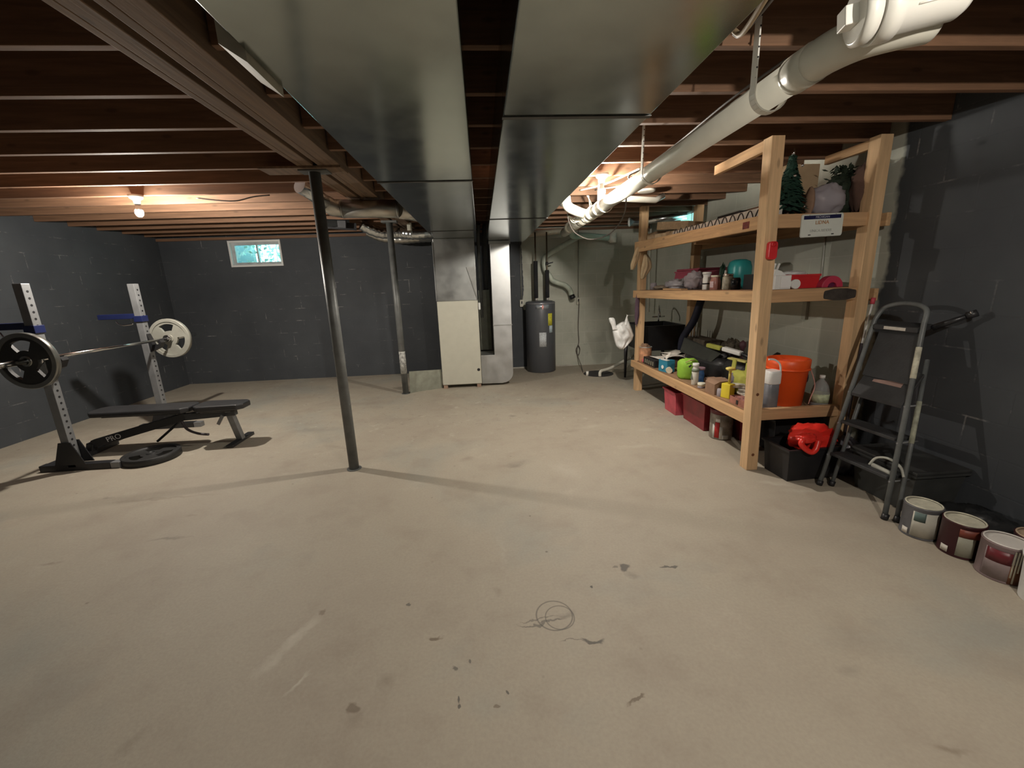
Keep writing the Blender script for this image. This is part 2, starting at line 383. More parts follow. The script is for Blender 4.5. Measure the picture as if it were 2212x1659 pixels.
def inflate(rows, y, th, seed=1, n=14):
    """rows of (z, x_left, x_right) from bottom to top, puffed in depth"""
    zs = [r_[0] for r_ in rows]
    def edge(b):
        f = b*(len(rows)-1); i_ = min(int(f), len(rows)-2); f -= i_; p, q1 = rows[i_], rows[i_+1]
        return [p[k_]+(q1[k_]-p[k_])*f for k_ in range(3)]
    mb = MB()
    for side in (-1, 1):
        def fn(a, b):
            z_, xl, xr = edge(b); w = math.sin(math.pi*a)**.6*math.sin(math.pi*min(1, .08+b*.9))**.5
            return (xl+(xr-xl)*a, y+side*th*w*(1+.7*noise.noise(Vector((a*5, b*5, seed+side)))), z_)
        mb.sheet(fn, n, n, .0015)
    return mb

# ------------------------------------------------------------------ the room
XL, XR, YB, YF, ZJ, ZS = -5.12, 2.95, 7.38, -2.6, 2.39, 2.63
o = build('floor', MB().box(XL-.2, XR+.2, YF-.2, YB+.2, -.15, 0), MT['concrete_floor'], kind='structure', origin=(0,0,0))
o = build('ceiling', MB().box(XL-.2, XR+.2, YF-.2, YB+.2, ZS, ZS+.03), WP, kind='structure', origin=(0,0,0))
build('wall_left', MB().box(XL-.2, XL, YF, YB, 0, ZS), block('block_left', 'Y', None), kind='structure', origin=(0,0,0))
build('wall_front', MB().box(XL-.2, XR+.2, YF-.2, YF, 0, ZS), block('block_front', 'X', None), kind='structure', origin=(0,0,0))
w0, w1, wz0, wz1 = -4.05, -3.225, 1.92, 2.33
mb = MB(); mb.box(XL-.2, w0, YB, YB+.2, 0, ZS); mb.box(w1, XR+.2, YB, YB+.2, 0, ZS); mb.box(w0, w1, YB, YB+.2, 0, wz0); mb.box(w0, w1, YB, YB+.2, wz1, ZS)
build('wall_back', mb, block('block_back', 'X', 'back'), kind='structure', origin=(0,0,0))
v0, v1, vz0, vz1 = 5.62, 6.25, 2.12, 2.38
mb = MB(); mb.box(XR, XR+.2, YF, v0, 0, ZS); mb.box(XR, XR+.2, v1, YB, 0, ZS); mb.box(XR, XR+.2, v0, v1, 0, vz0); mb.box(XR, XR+.2, v0, v1, vz1, ZS)
build('wall_right', mb, block('block_right', 'Y', 'right'), kind='structure', origin=(0,0,0))
build('trim_1', MB().box(XL, XR, YB-.04, YB-.001, 2.345, 2.385), WJ, kind='structure', origin=(0,0,0))
build('baseboard_back', MB().box(.45, 1.62, YB-.012, YB-.001, 0, .022), P('pale_mortar', (.45,.43,.38), .8), kind='structure', origin=(0,0,0))
# windows
wn = build('window_1', MB().box(w0, w1, YB-.02, YB+.05, wz0, wz0+.03).box(w0, w1, YB-.02, YB+.05, wz1-.03, wz1).box(w0, w0+.03, YB-.02, YB+.05, wz0+.03, wz1-.03).box(w1-.03, w1, YB-.02, YB+.05, wz0+.03, wz1-.03), WHT, kind='structure', origin=(0,0,0))
build('window_frame', MB().box(w0+.03, w1-.03, YB+.03, YB+.07, wz0+.03, wz0+.07).box(w0+.03, w1-.03, YB+.03, YB+.07, wz1-.07, wz1-.03).box(w0+.03, w0+.075, YB+.03, YB+.07, wz0+.07, wz1-.07).box(w1-.05, w1-.03, YB+.03, YB+.07, wz0+.07, wz1-.07).box(-3.64, -3.615, YB+.03, YB+.07, wz0+.07, wz1-.07), P('vinyl_frame', (.45,.47,.48), .4), wn)
build('window_pane', MB().box(w0+.075, w1-.05, YB+.048, YB+.052, wz0+.07, wz1-.07), GLASS, wn)
wn2 = build('window_2', MB().box(XR, XR+.05, v0, v1, vz0, vz0+.025).box(XR, XR+.05, v0, v1, vz1-.025, vz1).box(XR, XR+.05, v0, v0+.025, vz0+.025, vz1-.025).box(XR, XR+.05, v1-.025, v1, vz0+.025, vz1-.025).box(XR+.01, XR+.04, 5.92, 5.935, vz0+.025, vz1-.025), WHT, kind='structure', origin=(0,0,0))
build('window_pane', MB().box(XR+.03, XR+.034, v0+.025, v1-.025, vz0+.025, vz1-.025), GLASS, wn2)
# things seen through the panes
tag(build('house_wrap_sheet', MB().sheet(lambda a, b: (-4.75+.88*a, YB+.45+.01*math.sin(9*a), 1.85+.6*b), 8, 8, .004), WRAP), 'pale blue printed sheet standing outside behind the left window pane', 'sheet')
mb = MB()
for i in range(330):
    x, y, z = random.uniform(-4.1, -3.2), YB+random.uniform(.35, .8), random.uniform(1.88, 2.55); a = random.uniform(0, 6.28); s_ = random.uniform(.03, .07)
    mb.add([(x, y, z), (x+s_*math.cos(a), y-.01, z+s_*math.sin(a)), (x+s_*1.5*math.cos(a+.5), y, z+s_*1.5*math.sin(a+.5)), (x+s_*.7*math.cos(a+.9), y+.01, z+s_*.7*math.sin(a+.9))], [(0,1,2,3)])
mb.tube([(-3.6, YB+.6, 1.83), (-3.55, YB+.6, 2.55)], .008, 6)
tag(build('shrub', mb, LEAF), 'pale leafy shrub growing outside the right window pane', 'shrub')
build('trim_2', MB().box(-4.5, -2.7, YB+.2, YB+1.0, 1.78, 1.83), P('gravel', (.6,.62,.6), .9), kind='structure', origin=(0,0,0))

# joists, beam, columns
JY = [1.87+.405*n for n in range(-10, 14)]
joistL = joistR = None
for y in JY:
    if y > YB-.1 or y < YF+.05: continue
    for side, (a, b) in (('left', (XL+.002, -1.255)), ('right', (-.945, XR-.002))):
        src = joistL if side == 'left' else joistR
        if src is None:
            s_ = tag(build('floor_joist', MB().box(a, b, y-.019, y+.019, ZJ, ZS-.002), WJ, bevel=.002), 'bare brown floor joist running overhead between the beam and the %s wall' % side, 'joist', 'floor joists %s of the beam' % side)
            if side == 'left': joistL = s_
            else: joistR = s_
        else:
            d = src.copy(); C.objects.link(d); d.location.y = y; d.location.z = src.location.z+random.uniform(0, .0015)
bm = thing('ceiling_beam', 'long built-up wooden beam carrying the joists over the steel columns', 'beam', (-1.1, 2.4, 2.36))
for x0, x1 in ((-1.25, -1.215), (-1.213, -1.14), (-1.105, -1.065), (-1.062, -.955)):
    build('plank', MB().box(x0, x1, YF+.01, YB-.05, 2.36, 2.60), WB, bm, .003)
build('bearing_board', MB().box(-1.52, -.95, 3.30, 3.48, 2.345, 2.359), WB, bm)
def column(y, lean, lab):
    t = thing('steel_column', lab, 'column', (-1.165, y, 0))
    build('post', MB().tube([(-1.165, y, .006), (-1.165+lean, y, 2.335)], .041 if y < 4 else .043, 20), DKPIPE, t)
    build('top_plate', MB().box(-1.26+lean, -1.06+lean, y-.06, y+.06, 2.335, 2.3445 if y < 4 else 2.3595), DKPIPE, t)
    build('base_plate', MB().lathe([(.06, 0), (.06, .006)], (-1.165, y, 0)), DKPIPE, t)
    return t
c1 = column(3.39, 0, 'dark steel column nearest the camera under the long beam')
c2 = column(5.93, 0, 'dark steel column beside the furnace with a chalky white patch')
build('paint_patch', MB().lathe([(.0445, .30), (.0445, .62)], (-1.165, 5.93, 0), n=20), P('chalky_paint', (.45, .45, .42), .8, var=.7, vs=25), c2)

# ducts
def duct(name, x0, x1, z0, z1, y0, y1, seams, lab, mat=GALV):
    t = thing(name, lab, 'duct', ((x0+x1)/2, (y0+y1)/2, z0))
    ys = [y0]+seams+[y1]
    for a, b in zip(ys[:-1], ys[1:]): build('duct_section', MB().box(x0, x1, a+.001, b-.001, z0, z1), mat, t, .004)
    for y in seams: build('drive_cleat', MB().box(x0-.004, x1+.004, y-.012, y+.012, z0-.004, z0-.0002), P('cleat_metal', (.10,.10,.095), .5, .7), t)
    return t
d1 = duct('supply_duct', -.605, -.02, 2.14, 2.385, YF+.05, 6.72, [-.6, 2.85, 5.3], 'wide galvanised duct overhead on the left, running to the furnace')
build('damper_box', MB().hexa([(-.66,1.33,2.145),(-.607,1.36,2.115),(-.607,1.58,2.115),(-.66,1.55,2.145),(-.66,1.33,2.20),(-.607,1.36,2.20),(-.607,1.58,2.20),(-.66,1.55,2.20)]), P('pale_sheet', (.5,.48,.4), .6), d1, label='pale take-off cover on the duct side')
d2 = duct('return_duct', .115, .67, 2.10, 2.385, YF+.05, 6.45, [-.9, 1.723, 4.2], 'wide galvanised duct overhead on the right, beside the drain pipe')

# furnace
f = thing('furnace', 'cream cabinet furnace standing under the left duct', 'furnace', (-.345, 6.45, 0))
build('cabinet', MB().box(-.64, -.055, 6.10, 6.80, .05, 1.285), CREAM, f, .006)
build('door_panel', MB().box(-.635, -.06, 6.09, 6.0995, .06, 1.275), CREAM, f, .004)
for x in (-.60, -.10):
    for y in (6.13, 6.75): build('foot', MB().box(x-.03, x+.03, y-.03, y+.03, 0, .0495), P('wood_block', (.3,.2,.14), .8), f)
build('port', MB().lathe([(.022, 0), (.022, .004)], (-.095, 6.0895, .27), (0,-1,0), 20), BLK, f, label='round black port')
mb = MB().box(-.635, -.06, 6.105, 6.70, 1.286, 2.139)
pl = build('plenum', mb, GALVP, f, .004)
build('plenum_reflection', MB().add([(-.058, 6.10, 1.29), (-.19, 6.088, 1.75), (-.058, 6.09, 1.29), (-.10, 6.10, 1.75), (-.065, 6.104, 1.75)], [(0,1,2),(0,4,1),(1,4,0)]), P('reflection_grey', (.2,.2,.19), .5, .4), f)  # thin triangle standing in for a diagonal bright reflection on the plenum
build('seam_edge', MB().box(-.645, -.637, 6.095, 6.12, 1.29, 2.1), GALVB, f)
build('shelf_panel', MB().box(-1.105, -.66, 5.955, 5.965, 0, .01), CREAM, f) if False else None
pn = tag(build('sheet_metal_panel', MB().hexa([(-1.108,5.955,0),(-.655,6.15,0),(-.655,6.158,0),(-1.108,5.963,0),(-1.10,5.975,.315),(-.655,6.16,.285),(-.655,6.168,.285),(-1.10,5.983,.315)]), P('grey_green_sheet', (.30,.31,.25), .5, .2)), 'low grey-green metal panel leaning between the column and furnace', 'panel')
# return drop (J duct)
j = thing('return_drop', 'bright galvanised return drop curving into the furnace side', 'duct', (.2, 6.4, 0))
pts = [(-.052, .035), (.27, .03)]+arc((.27, .19), .155, -90, 0, 8)+[(.43, 2.095), (.155, 2.095), (.155, .47), (-.052, .47)]
build('duct_body', MB().prism(pts, 6.15, 6.55), GALVB, j, .004)
build('drive_cleat', MB().box(.15, .435, 6.143, 6.149, .905, .92), GALVP, j)
build('boot', MB().box(.14, .445, 6.14, 6.149, 2.05, 2.094), GALVP, j)
build('mounting_block', MB().box(-.04, .10, 6.25, 6.45, 0, .0295), P('wood_block', (.3,.2,.14), .8), j)
# flue pipes in the gap
for x, y, r_, m_, lab in ((-.005, 6.62, .026, DKPIPE, 'thin dark vent pipe rising beside the furnace plenum'), (.085, 6.72, .035, P('vent_black', (.05,.05,.05), .6), 'thicker black vent pipe rising between furnace and return drop')):
    tag(build('vent_pipe', MB().tube([(x, y, .5 if x > .05 else 1.0), (x, y, 2.2), (x+.02, y-.1, 2.37)], r_, 14), m_), lab, 'pipe')
tag(build('filter_box', MB().box(-.045, .13, 6.62, 6.78, .48, 1.42), P('dusty_grey', (.12,.125,.10), .7), bevel=.004), 'dusty grey box mounted between the furnace and the return drop', 'box')
tag(build('thermostat_switch', MB().box(-.05, -.02, 6.3, 6.36, 1.14, 1.24), WHT, bevel=.003), 'small white switch box on the furnace side', 'switch')

# water heater
h = thing('water_heater', 'grey cylindrical water heater standing against the back wall', 'water heater', (.99, 7.10, 0))
HX, HY = .99, 7.10
build('tank', MB().lathe([(.235, 0), (.25, .01), (.25, 1.17), (.245, 1.185), (.2, 1.2), (.0, 1.2)], (HX, HY, 0), n=48), TANK, h)
build('top_rim', MB().lathe([(.252, 1.155), (.254, 1.16), (.254, 1.172), (.25, 1.175)], (HX, HY, 0), n=48), P('rim_grey', (.3,.3,.32), .3, .5), h)
def curved(x0, x1, z0, z1, r_, cx=HX, cy=HY, n=8):
    mb = MB(); a0 = math.asin(max(-1, min(1, (x0-cx)/r_))); a1 = math.asin(max(-1, min(1, (x1-cx)/r_)))
    vs = []
    for i in range(n+1):
        a = a0+(a1-a0)*i/n
        for rr in (r_, r_+.0015):
            for z in (z0, z1): vs.append((cx+rr*math.sin(a), cy-rr*math.cos(a), z))
    fs = []
    for i in range(n):
        k = i*4; fs += [(k+2,k+6,k+7,k+3), (k,k+1,k+5,k+4), (k+1,k+3,k+7,k+5), (k,k+4,k+6,k+2)]
    fs += [(0,2,3,1), (n*4, n*4+1, n*4+3, n*4+2)]
    return mb.add(vs, fs, True)
build('spec_label', curved(.93, 1.05, .45, .69, .2505), LABELM, h, label='grey printed specification label')
build('energy_label', curved(1.085, 1.16, .80, 1.0, .2505), YLAB, h, label='yellow printed energy label')
build('warning_label', curved(1.105, 1.162, .68, .798, .2505), P('pale_blue_label', (.45,.55,.6), .6, var=.3, vs=50), h, label='pale blue warning label')
build('brand_band', curved(.88, 1.11, 1.08, 1.15, .2505), P('silver_band', (.45,.5,.55), .25, .6), h, label='silver curved band near the top')
text('band_lettering', 'rheem', .035, P('band_red', (.6,.1,.08), .4), h, Matrix.Translation((.985, 6.846, 1.115)) @ Matrix.Rotation(R(90), 4, 'X')) if False else build('badge', MB().prism([(.975, 1.11), (.995, 1.06), (1.015, 1.11), (.995, 1.155)], 6.844, 6.8485), P('badge_red', (.75,.35,.32), .3), h, label='small reddish diamond badge')
for px, ztop, lab in ((.925, 1.85, 0), (1.115, 1.70, 1)):
    build('supply_pipe', MB().tube([(px, HY, 1.2), (px, HY, 2.3)], .012, 10), COPPER, h)
    build('pipe_insulation', MB().tube([(px, HY, 1.25), (px, HY, ztop)], .034, 14), FOAM, h)
    build('fitting', MB().tube([(px, HY, 1.2), (px, HY, 1.25)], .02, 12), CANM, h)
build('valve_handle', MB().bar((1.13, HY-.01, 1.80), (1.21, HY-.04, 1.82), .012, .02).tube([(1.115, HY, 1.78), (1.115, HY, 1.83)], .022, 10), BLKM, h)

# pvc lines by the heater
tag(build('drain_hose', MB().tube(smooth([(1.70,7.15,2.24),(1.18,7.2,1.97),(1.09,7.2,1.88),(1.10,7.2,1.72),(1.18,7.2,1.60),(1.22,7.2,1.53),(1.33,7.2,1.48),(1.44,7.2,1.44),(1.52,7.2,1.36),(1.545,7.2,1.28)], 6), [.042]*9+[.048]*9+[.045]*37 if False else .043, 14), P('pale_pvc', (.46,.50,.42), .4)), 'pale drain pipe bending down beside the water heater to an open end', 'pipe')
tag(build('rubber_coupling', MB().tube([(1.55,7.2,1.27),(1.575,7.2,1.215)], .05, 16), BLK), 'black rubber coupling on the low end of the pale drain pipe', 'coupling')
tag(build('cold_water_pipe', MB().tube([(.55,7.15,2.26),(1.50,7.15,2.32)], .045, 14), P('cream_pvc', (.5,.44,.34), .4)), 'cream pipe running along the back wall above the water heater', 'pipe')
g = thing('green_tinted_pipe', 'pale green horizontal drain pipe high on the back wall', 'pipe', (1.9, 7.0, 2.27))
build('pipe_body', MB().tube(smooth([(1.44,6.55,2.32),(1.50,6.9,2.22),(1.62,7.05,2.22),(1.75,7.05,2.22)], 4)+[Vector((2.2,7.05,2.17))], .048, 16), PVCG, g)
build('end_hub', MB().tube([(2.14,7.05,2.178),(2.24,7.05,2.165)], .06, 16).tube([(2.21,7.05,2.10),(2.21,7.05,2.25)], .055, 14), PVC, g)

# main drain
dr = thing('drain_pipe', 'long grey-white sloping drain pipe hung under the joists on the right', 'pipe', (1.2, 3.6, 2.14))
build('pipe_run', MB().tube([(1.185,1.50,2.205),(1.195,4.45,2.185)], .057, 28), PVC, dr)
build('coupling', MB().tube([(1.185,1.56,2.205),(1.185,1.66,2.205)], .064, 28), PVC, dr)
build('sweep_bend', MB().tube(smooth([(1.185,1.57,2.205),(1.19,1.49,2.205),(1.22,1.41,2.205),(1.29,1.36,2.208),(1.36,1.345,2.215)], 6), .061, 28), PVC, dr)
y = 4.3
for a, b, r_ in ((4.25,4.33,.066),(4.5,4.62,.068),(4.72,4.78,.072),(4.95,5.05,.068),(5.25,5.35,.07),(5.6,5.7,.068)):
    build('hub', MB().tube([(1.195,a,2.187),(1.196,b,2.185)], r_, 24), PVC, dr)
build('lower_run', MB().tube([(1.195,4.45,2.185),(1.21,6.1,2.17)], .058, 24), PVC, dr)
build('branch', MB().tube(smooth([(1.2,4.75,2.2),(1.05,4.62,2.22),(.95,4.6,2.27),(.93,4.6,2.36)], 5), .05, 18), PVC, dr)
build('side_arm', MB().tube([(1.22,4.35,2.30),(1.9,4.62,2.31),(2.0,4.66,2.36)], .03, 14), PVC, dr)
wy = thing('cleanout_fitting', 'white wye fitting with a square-nut cleanout plug at top right', 'pipe fitting', (1.3, 1.32, 2.14))
ax = Vector((1, -.30, .12)).normalized(); c0 = Vector((1.125, 1.33, 2.215))
build('fitting_body', MB().lathe([(.060,0),(.081,.0),(.081,.05),(.070,.055),(.070,.20),(.060,.215)], c0+ax*.03, ax, 36), PVCW, wy)
build('cleanout_plug', MB().lathe([(.0,-.012),(.064,-.012),(.075,-.004),(.075,.026),(.0,.028)], c0, ax, 36), PVCW, wy)
build('plug_nut', MB().bar(c0-ax*.045, c0-ax*.010, .05, .05), PVCW, wy, .003)
for k in (.10, .19): build('mould_line', MB().tube([c0+ax*(k)+Vector((-.005,-.062,-.032)), c0+ax*(k+.05)+Vector((-.005,-.062,-.032))], .003, 8), PVCW, wy)
ra = c0+ax*.20
build('riser', MB().tube([ra, ra+Vector((.03,-.04,.10)), ra+Vector((.035,-.05,.165))], .058, 28), PVCW, wy)
build('riser_hub', MB().tube([ra+Vector((.028,-.036,.085)), ra+Vector((.032,-.045,.125))], .070, 32), PVCW, wy)
def hanger(y, x, zc, lab):
    t = thing('pipe_hanger', lab, 'hanger', (x, y, zc-.07), 'white straps hanging the drain pipe')
    dx = -.068
    p = [(x+dx+.01, y+.02, ZJ+.1), (x+dx, y, zc+.03)]+[(x+.070*math.cos(R(a)), y, zc+.070*math.sin(R(a))) for a in range(170, 385, 15)]
    mb = MB()
    for a, b in zip(p[:-1], p[1:]): mb.bar(a, b, .022, .005, (0,1,0)) if False else mb.add(*strip(a, b))
    build('strap', mb, STRAPM, t)
    m2 = MB()
    for k in range(8):
        z = zc+.05+k*.035
        m2.lathe([(.0035,0),(.0035,.001)], (x+dx+.0005*k, y-.0125+.0005*k, z), (0,-1,0), 10)
    build('strap_holes', m2, BLKM, t, kind='stuff')
def strip(a, b, w=.017, th=.003):
    a, b = Vector(a), Vector(b); d = (b-a).normalized(); yv = Vector((0,1,0)); n = d.cross(yv).normalized()*th
    vs = [a-yv*w-n, a+yv*w-n, b+yv*w-n, b-yv*w-n, a-yv*w+n, a+yv*w+n, b+yv*w+n, b-yv*w+n]
    return vs, [(3,2,1,0),(4,5,6,7),(0,1,5,4),(1,2,6,5),(2,3,7,6),(3,0,4,7)]
hanger(1.80, 1.187, 2.203, 'white pipe strap nearest the camera, below the cleanout fitting')
hanger(2.98, 1.19, 2.195, 'white pipe strap halfway along the drain pipe')
hanger(4.07, 1.195, 2.188, 'white pipe strap right under the lit bulb')
fv = tag(build('foil_vent_pipe', MB().tube([(2.25,6.35,2.32),(2.93,6.0,2.34)], .05, 18), FLEXB), 'shiny foil vent pipe near the small side window', 'pipe')
build('end_cap', MB().lathe([(.0,0),(.06,.0),(.062,.02),(.05,.03)], (2.245,6.355,2.32), (-.9,.4,0), 20), WHT, fv)

# round foil pipes off the left duct
fp = thing('branch_duct', 'round galvanised branch pipe crossing under the beam to the left', 'duct', (-1.0, 4.4, 2.17))
build('pipe_body', MB().tube([(-1.30,4.42,2.265),(-.78,4.50,2.265)], .085, 24), FLEXM, fp)
build('elbow', MB().tube([(-1.30,4.42,2.265),(-1.38,4.38,2.27),(-1.42,4.25,2.30)], [.085,.08,.072], 20), FLEXM, fp)
build('upper_elbow', MB().tube([(-1.415,4.27,2.295),(-1.44,4.08,2.34),(-1.50,3.96,2.38)], [.07,.068,.065], 18), FLEXB, fp)
build('duct_collar', MB().tube([(-.80,4.50,2.265),(-.61,4.80,2.265)], .088, 24), FLEXM, fp)
build('crimp', MB().tube([(-1.30,4.42,2.265),(-1.295,4.42,2.265)], .089, 24).tube([(-.79,4.5,2.265),(-.785,4.5,2.265)], .090, 24), FLEXB, fp)
def flex(name, pts, r, lab, mat):
    P_ = smooth(pts, 12); rr = [r*(1+.05*math.sin(i*1.9)) for i in range(len(P_))]
    return tag(build(name, MB().tube(P_, rr, 20), mat), lab, 'duct')
flex('flexible_duct', [(-1.62,6.25,2.37),(-1.40,6.35,2.27),(-1.10,6.4,2.26),(-.9,6.38,2.24),(-.61,6.45,2.26)], .075, 'shiny foil flexible duct behind the second column, upper one', FLEXB)
flex('flexible_duct', [(-1.72,6.95,2.36),(-1.5,7.0,2.27),(-1.2,7.0,2.235),(-.9,7.0,2.25),(-.62,6.65,2.22)], .065, 'dull foil flexible duct against the back wall, lower one', FLEXM)
tag(build('junction_box', MB().box(-.98,-.92,6.2,6.24,2.27,2.37), CREAM, bevel=.003), 'small cream box hanging by the shiny foil duct', 'box')

# bulbs
def bulb(x, y, s_, lab):
    t = thing('light_bulb', lab, 'light', (x, y, 2.17))
    build('lamp_holder', MB().lathe([(.058,2.389),(.055,2.375),(.05,2.362),(.028,2.345),(.024,2.31),(.0,2.31)][::-1], (x, y, 0), n=28), P('white_porcelain', (.7,.7,.66), .3, var=0), t)
    m_ = LAMPG
    if s_ != 1.0:
        m_ = LAMPG.copy(); m_.name = 'lamp_glass_dim'; m_.node_tree.nodes['Principled BSDF'].inputs['Emission Strength'].default_value = BULB*s_
    build('bulb_glass', MB().lathe([(.0,2.205),(.014,2.207),(.024,2.216),(.030,2.232),(.031,2.246),(.029,2.260)], (x, y, 0), n=24, cap=False), m_, t)
    build('bulb_base', MB().lathe([(.0292,2.2605),(.026,2.272),(.019,2.288),(.014,2.309)], (x, y, 0), n=24), P('bulb_base_white', (.75,.75,.72), .4, var=0), t)
bulb(*BULBS[0], 'lit bare bulb in a ceiling socket above the weight bench')
bulb(*BULBS[1], 'lit bare bulb in a ceiling socket beside the drain pipe')
bulb(*BULBS[2], 'lit bare bulb in a ceiling socket behind the camera')
t = thing('octagon_cover', 'round white ceiling box cover beyond the lit bulb by the pipe', 'cover', (1.75, 4.5, 2.37))
build('cover_plate', MB().lathe([(.0,2.366),(.075,2.368),(.09,2.375),(.092,2.389)], (1.75,4.5,0), n=24), P('dusty_white', (.5,.48,.42), .5), t)

# cables
def cable(pts, r, mat, lab, n=8): return tag(build('cable', MB().tube(smooth(pts, 8), r, 8), mat), lab, 'cable')
cable([(.95,1.40,2.40),(.965,1.52,2.37),(1.0,1.70,2.36),(1.0,1.76,2.395)], .010, BRASSC, 'tan cable bundle beside the right duct at the top')
cable([(.99,1.38,2.40),(.995,1.52,2.375),(1.01,1.72,2.365),(1.01,1.78,2.395)], .006, CABG, 'dark cable beside the tan bundle near the right duct')
cable([(1.35,1.95,2.39),(1.30,2.3,2.36),(1.31,2.9,2.34),(1.30,3.4,2.33),(1.22,3.52,2.30),(1.26,3.6,2.26),(1.16,4.3,2.36)], .006, CABG, 'dark grey cable running along the drain pipe')
cable([(1.30,3.45,2.345),(1.15,3.9,2.33),(1.02,4.35,2.37)], .008, CABW, 'white cable passing above the drain pipe to the bulb')
cable([(1.27,3.70,2.27),(1.46,4.3,2.15),(1.50,4.65,2.06),(1.42,4.8,1.98),(1.25,4.85,1.955),(1.08,4.8,2.02),(1.0,4.75,2.12),(.97,4.7,2.24),(1.02,4.7,2.32)], .006, CABG, 'long drooping grey cable loop hanging below the drain pipe')
for k in range(3):
    a = .03*k
    cable([(1.16+a*.3,4.62,2.37),(1.24-a*.5,4.72,2.28-a),(1.20-a,4.8,2.19-a*.3),(1.06+a*.4,4.8,2.13+a*.5),(1.0,4.8,2.2)], .005, CABW, ['outermost','middle','innermost'][k]+' coil of the white cable hanging by the lit bulb')
tag(build('octagon_box', MB().lathe([(.045,2.33),(.045,2.388)], (.98,4.95,0), n=8), CANM), 'metal ceiling junction box above the white cable coils', 'box')
t = tag(build('cable', MB().tube(smooth([(-2.55,4.28,2.36),(-2.35,4.28,2.335),(-2.2,4.28,2.33),(-2.05,4.28,2.36),(-1.9,4.28,2.372)], 6), .006, 8), CABG), 'dark cable sagging under the joists right of the left bulb', 'cable')
mb = MB()
for a in ((-2.0,5.9,2.33,-1.6,5.95,2.30),(-2.05,6.0,2.36,-1.7,5.85,2.32),(-1.95,5.8,2.34,-1.7,6.0,2.35)): mb.bar(a[:3], a[3:], .02, .09)
tag(build('dark_bracket', mb, BLKM), 'small dark bracket under the joists left of the columns', 'bracket')

# ------------------------------------------------------------------ outlets
def outlet(x, z, zt, lab, cord=False):
    t = thing('wall_outlet', lab, 'outlet', (x, YB-.03, z-.06))
    build('outlet_box', MB().box(x-.035, x+.035, YB-.04, YB-.001, z-.06, z+.06), CREAM, t, .004)
    build('socket', MB().box(x-.012, x+.012, YB-.045, YB-.0405, z-.01, z+.035), BLK, t)
    build('conduit', MB().tube([(x, YB-.015, z+.06), (x, YB-.015, zt)], .007, 8), P('conduit_grey', (.3,.3,.26), .5, .3), t)
outlet(1.705, 1.16, 2.38, 'pale outlet box on the bare block wall right of the water heater')
outlet(.70, 1.16, 2.2, 'pale outlet box on the wall left of the water heater')
tag(build('power_cord', MB().tube(smooth([(1.705,YB-.05,1.17),(1.708,YB-.06,1.08),(1.70,YB-.04,.7),(1.71,YB-.04,.42),(1.66,YB-.05,.30),(1.70,YB-.05,.20),(1.73,YB-.05,.30),(1.69,YB-.06,.38),(1.68,YB-.06,.22),(1.70,7.1,.05),(1.64,6.72,.02)], 6), .007, 8), CABG), 'dark cord hanging from the outlet down to the sump', 'cord')
sp = thing('sump_cover', 'dark sump opening in the floor near the back wall', 'sump', (1.85, 6.55, 0))
build('lid', MB().lathe([(.0,.004),(.24,.004),(.245,.0)][::-1], (1.87,6.6,0), n=32), P('sump_lid', (.03,.028,.03), .7), sp)
build('rim_pipe', MB().tube([(1.66,6.5,0),(1.66,6.5,.07)], .022, 12), PVCW, sp)
tag(build('discharge_pipe', MB().tube(smooth([(1.84,6.40,.0),(1.84,6.40,.06),(1.87,6.42,.085),(1.95,6.46,.09),(2.03,6.5,.10)], 5)+[Vector((2.35,6.62,.21)),Vector((2.5,6.68,.26))], .024, 14), PVC), 'white pipe rising from the sump toward the utility sink', 'pipe')

# utility sink
s_ = thing('utility_sink', 'black plastic utility sink on legs behind the shelf unit', 'sink', (2.5, 5.95, 0))
x0, x1, y0, y1 = 2.17, 2.82, 5.62, 6.28
mb = MB(); o_ = [(x0,y0),(x1,y0),(x1,y1),(x0,y1)]; i_ = [(x0+.04,y0+.04),(x1-.04,y0+.04),(x1-.04,y1-.04),(x0+.04,y1-.04)]; b_ = [(x0+.06,y0+.06),(x1-.06,y0+.06),(x1-.06,y1-.06),(x0+.06,y1-.06)]
vs = [(a,b,.50) for a,b in b_]+[(a,b,.86) for a,b in o_]+[(a,b,.86) for a,b in i_]+[(a,b,.53) for a,b in b_]
fs = [(3,2,1,0)]+[(i,(i+1)%4,4+(i+1)%4,4+i) for i in range(4)]+[(4+i,4+(i+1)%4,8+(i+1)%4,8+i) for i in range(4)]+[(8+i,8+(i+1)%4,12+(i+1)%4,12+i) for i in range(4)]+[(12,13,14,15)]
build('basin', mb.add(vs, fs), BLK, s_, .008)
for x in (x0+.03, x1-.03):
    for y in (y0+.03, y1-.03): build('leg', MB().tube([(x,y,0),(x,y,.60)], [.016,.032], 10), BLK, s_)
build('faucet', MB().tube(smooth([(2.70,6.25,.86),(2.70,6.25,1.05),(2.66,6.15,1.10),(2.60,5.98,1.02),(2.60,5.97,.95)],5), .012, 10).tube([(2.60,6.26,.93),(2.8,6.26,.93)], .01, 8), CHROME, s_)
build('supply_pipe', MB().tube([(2.82,6.95,.95),(2.80,6.95,2.35)], .018, 10), PVC, s_)
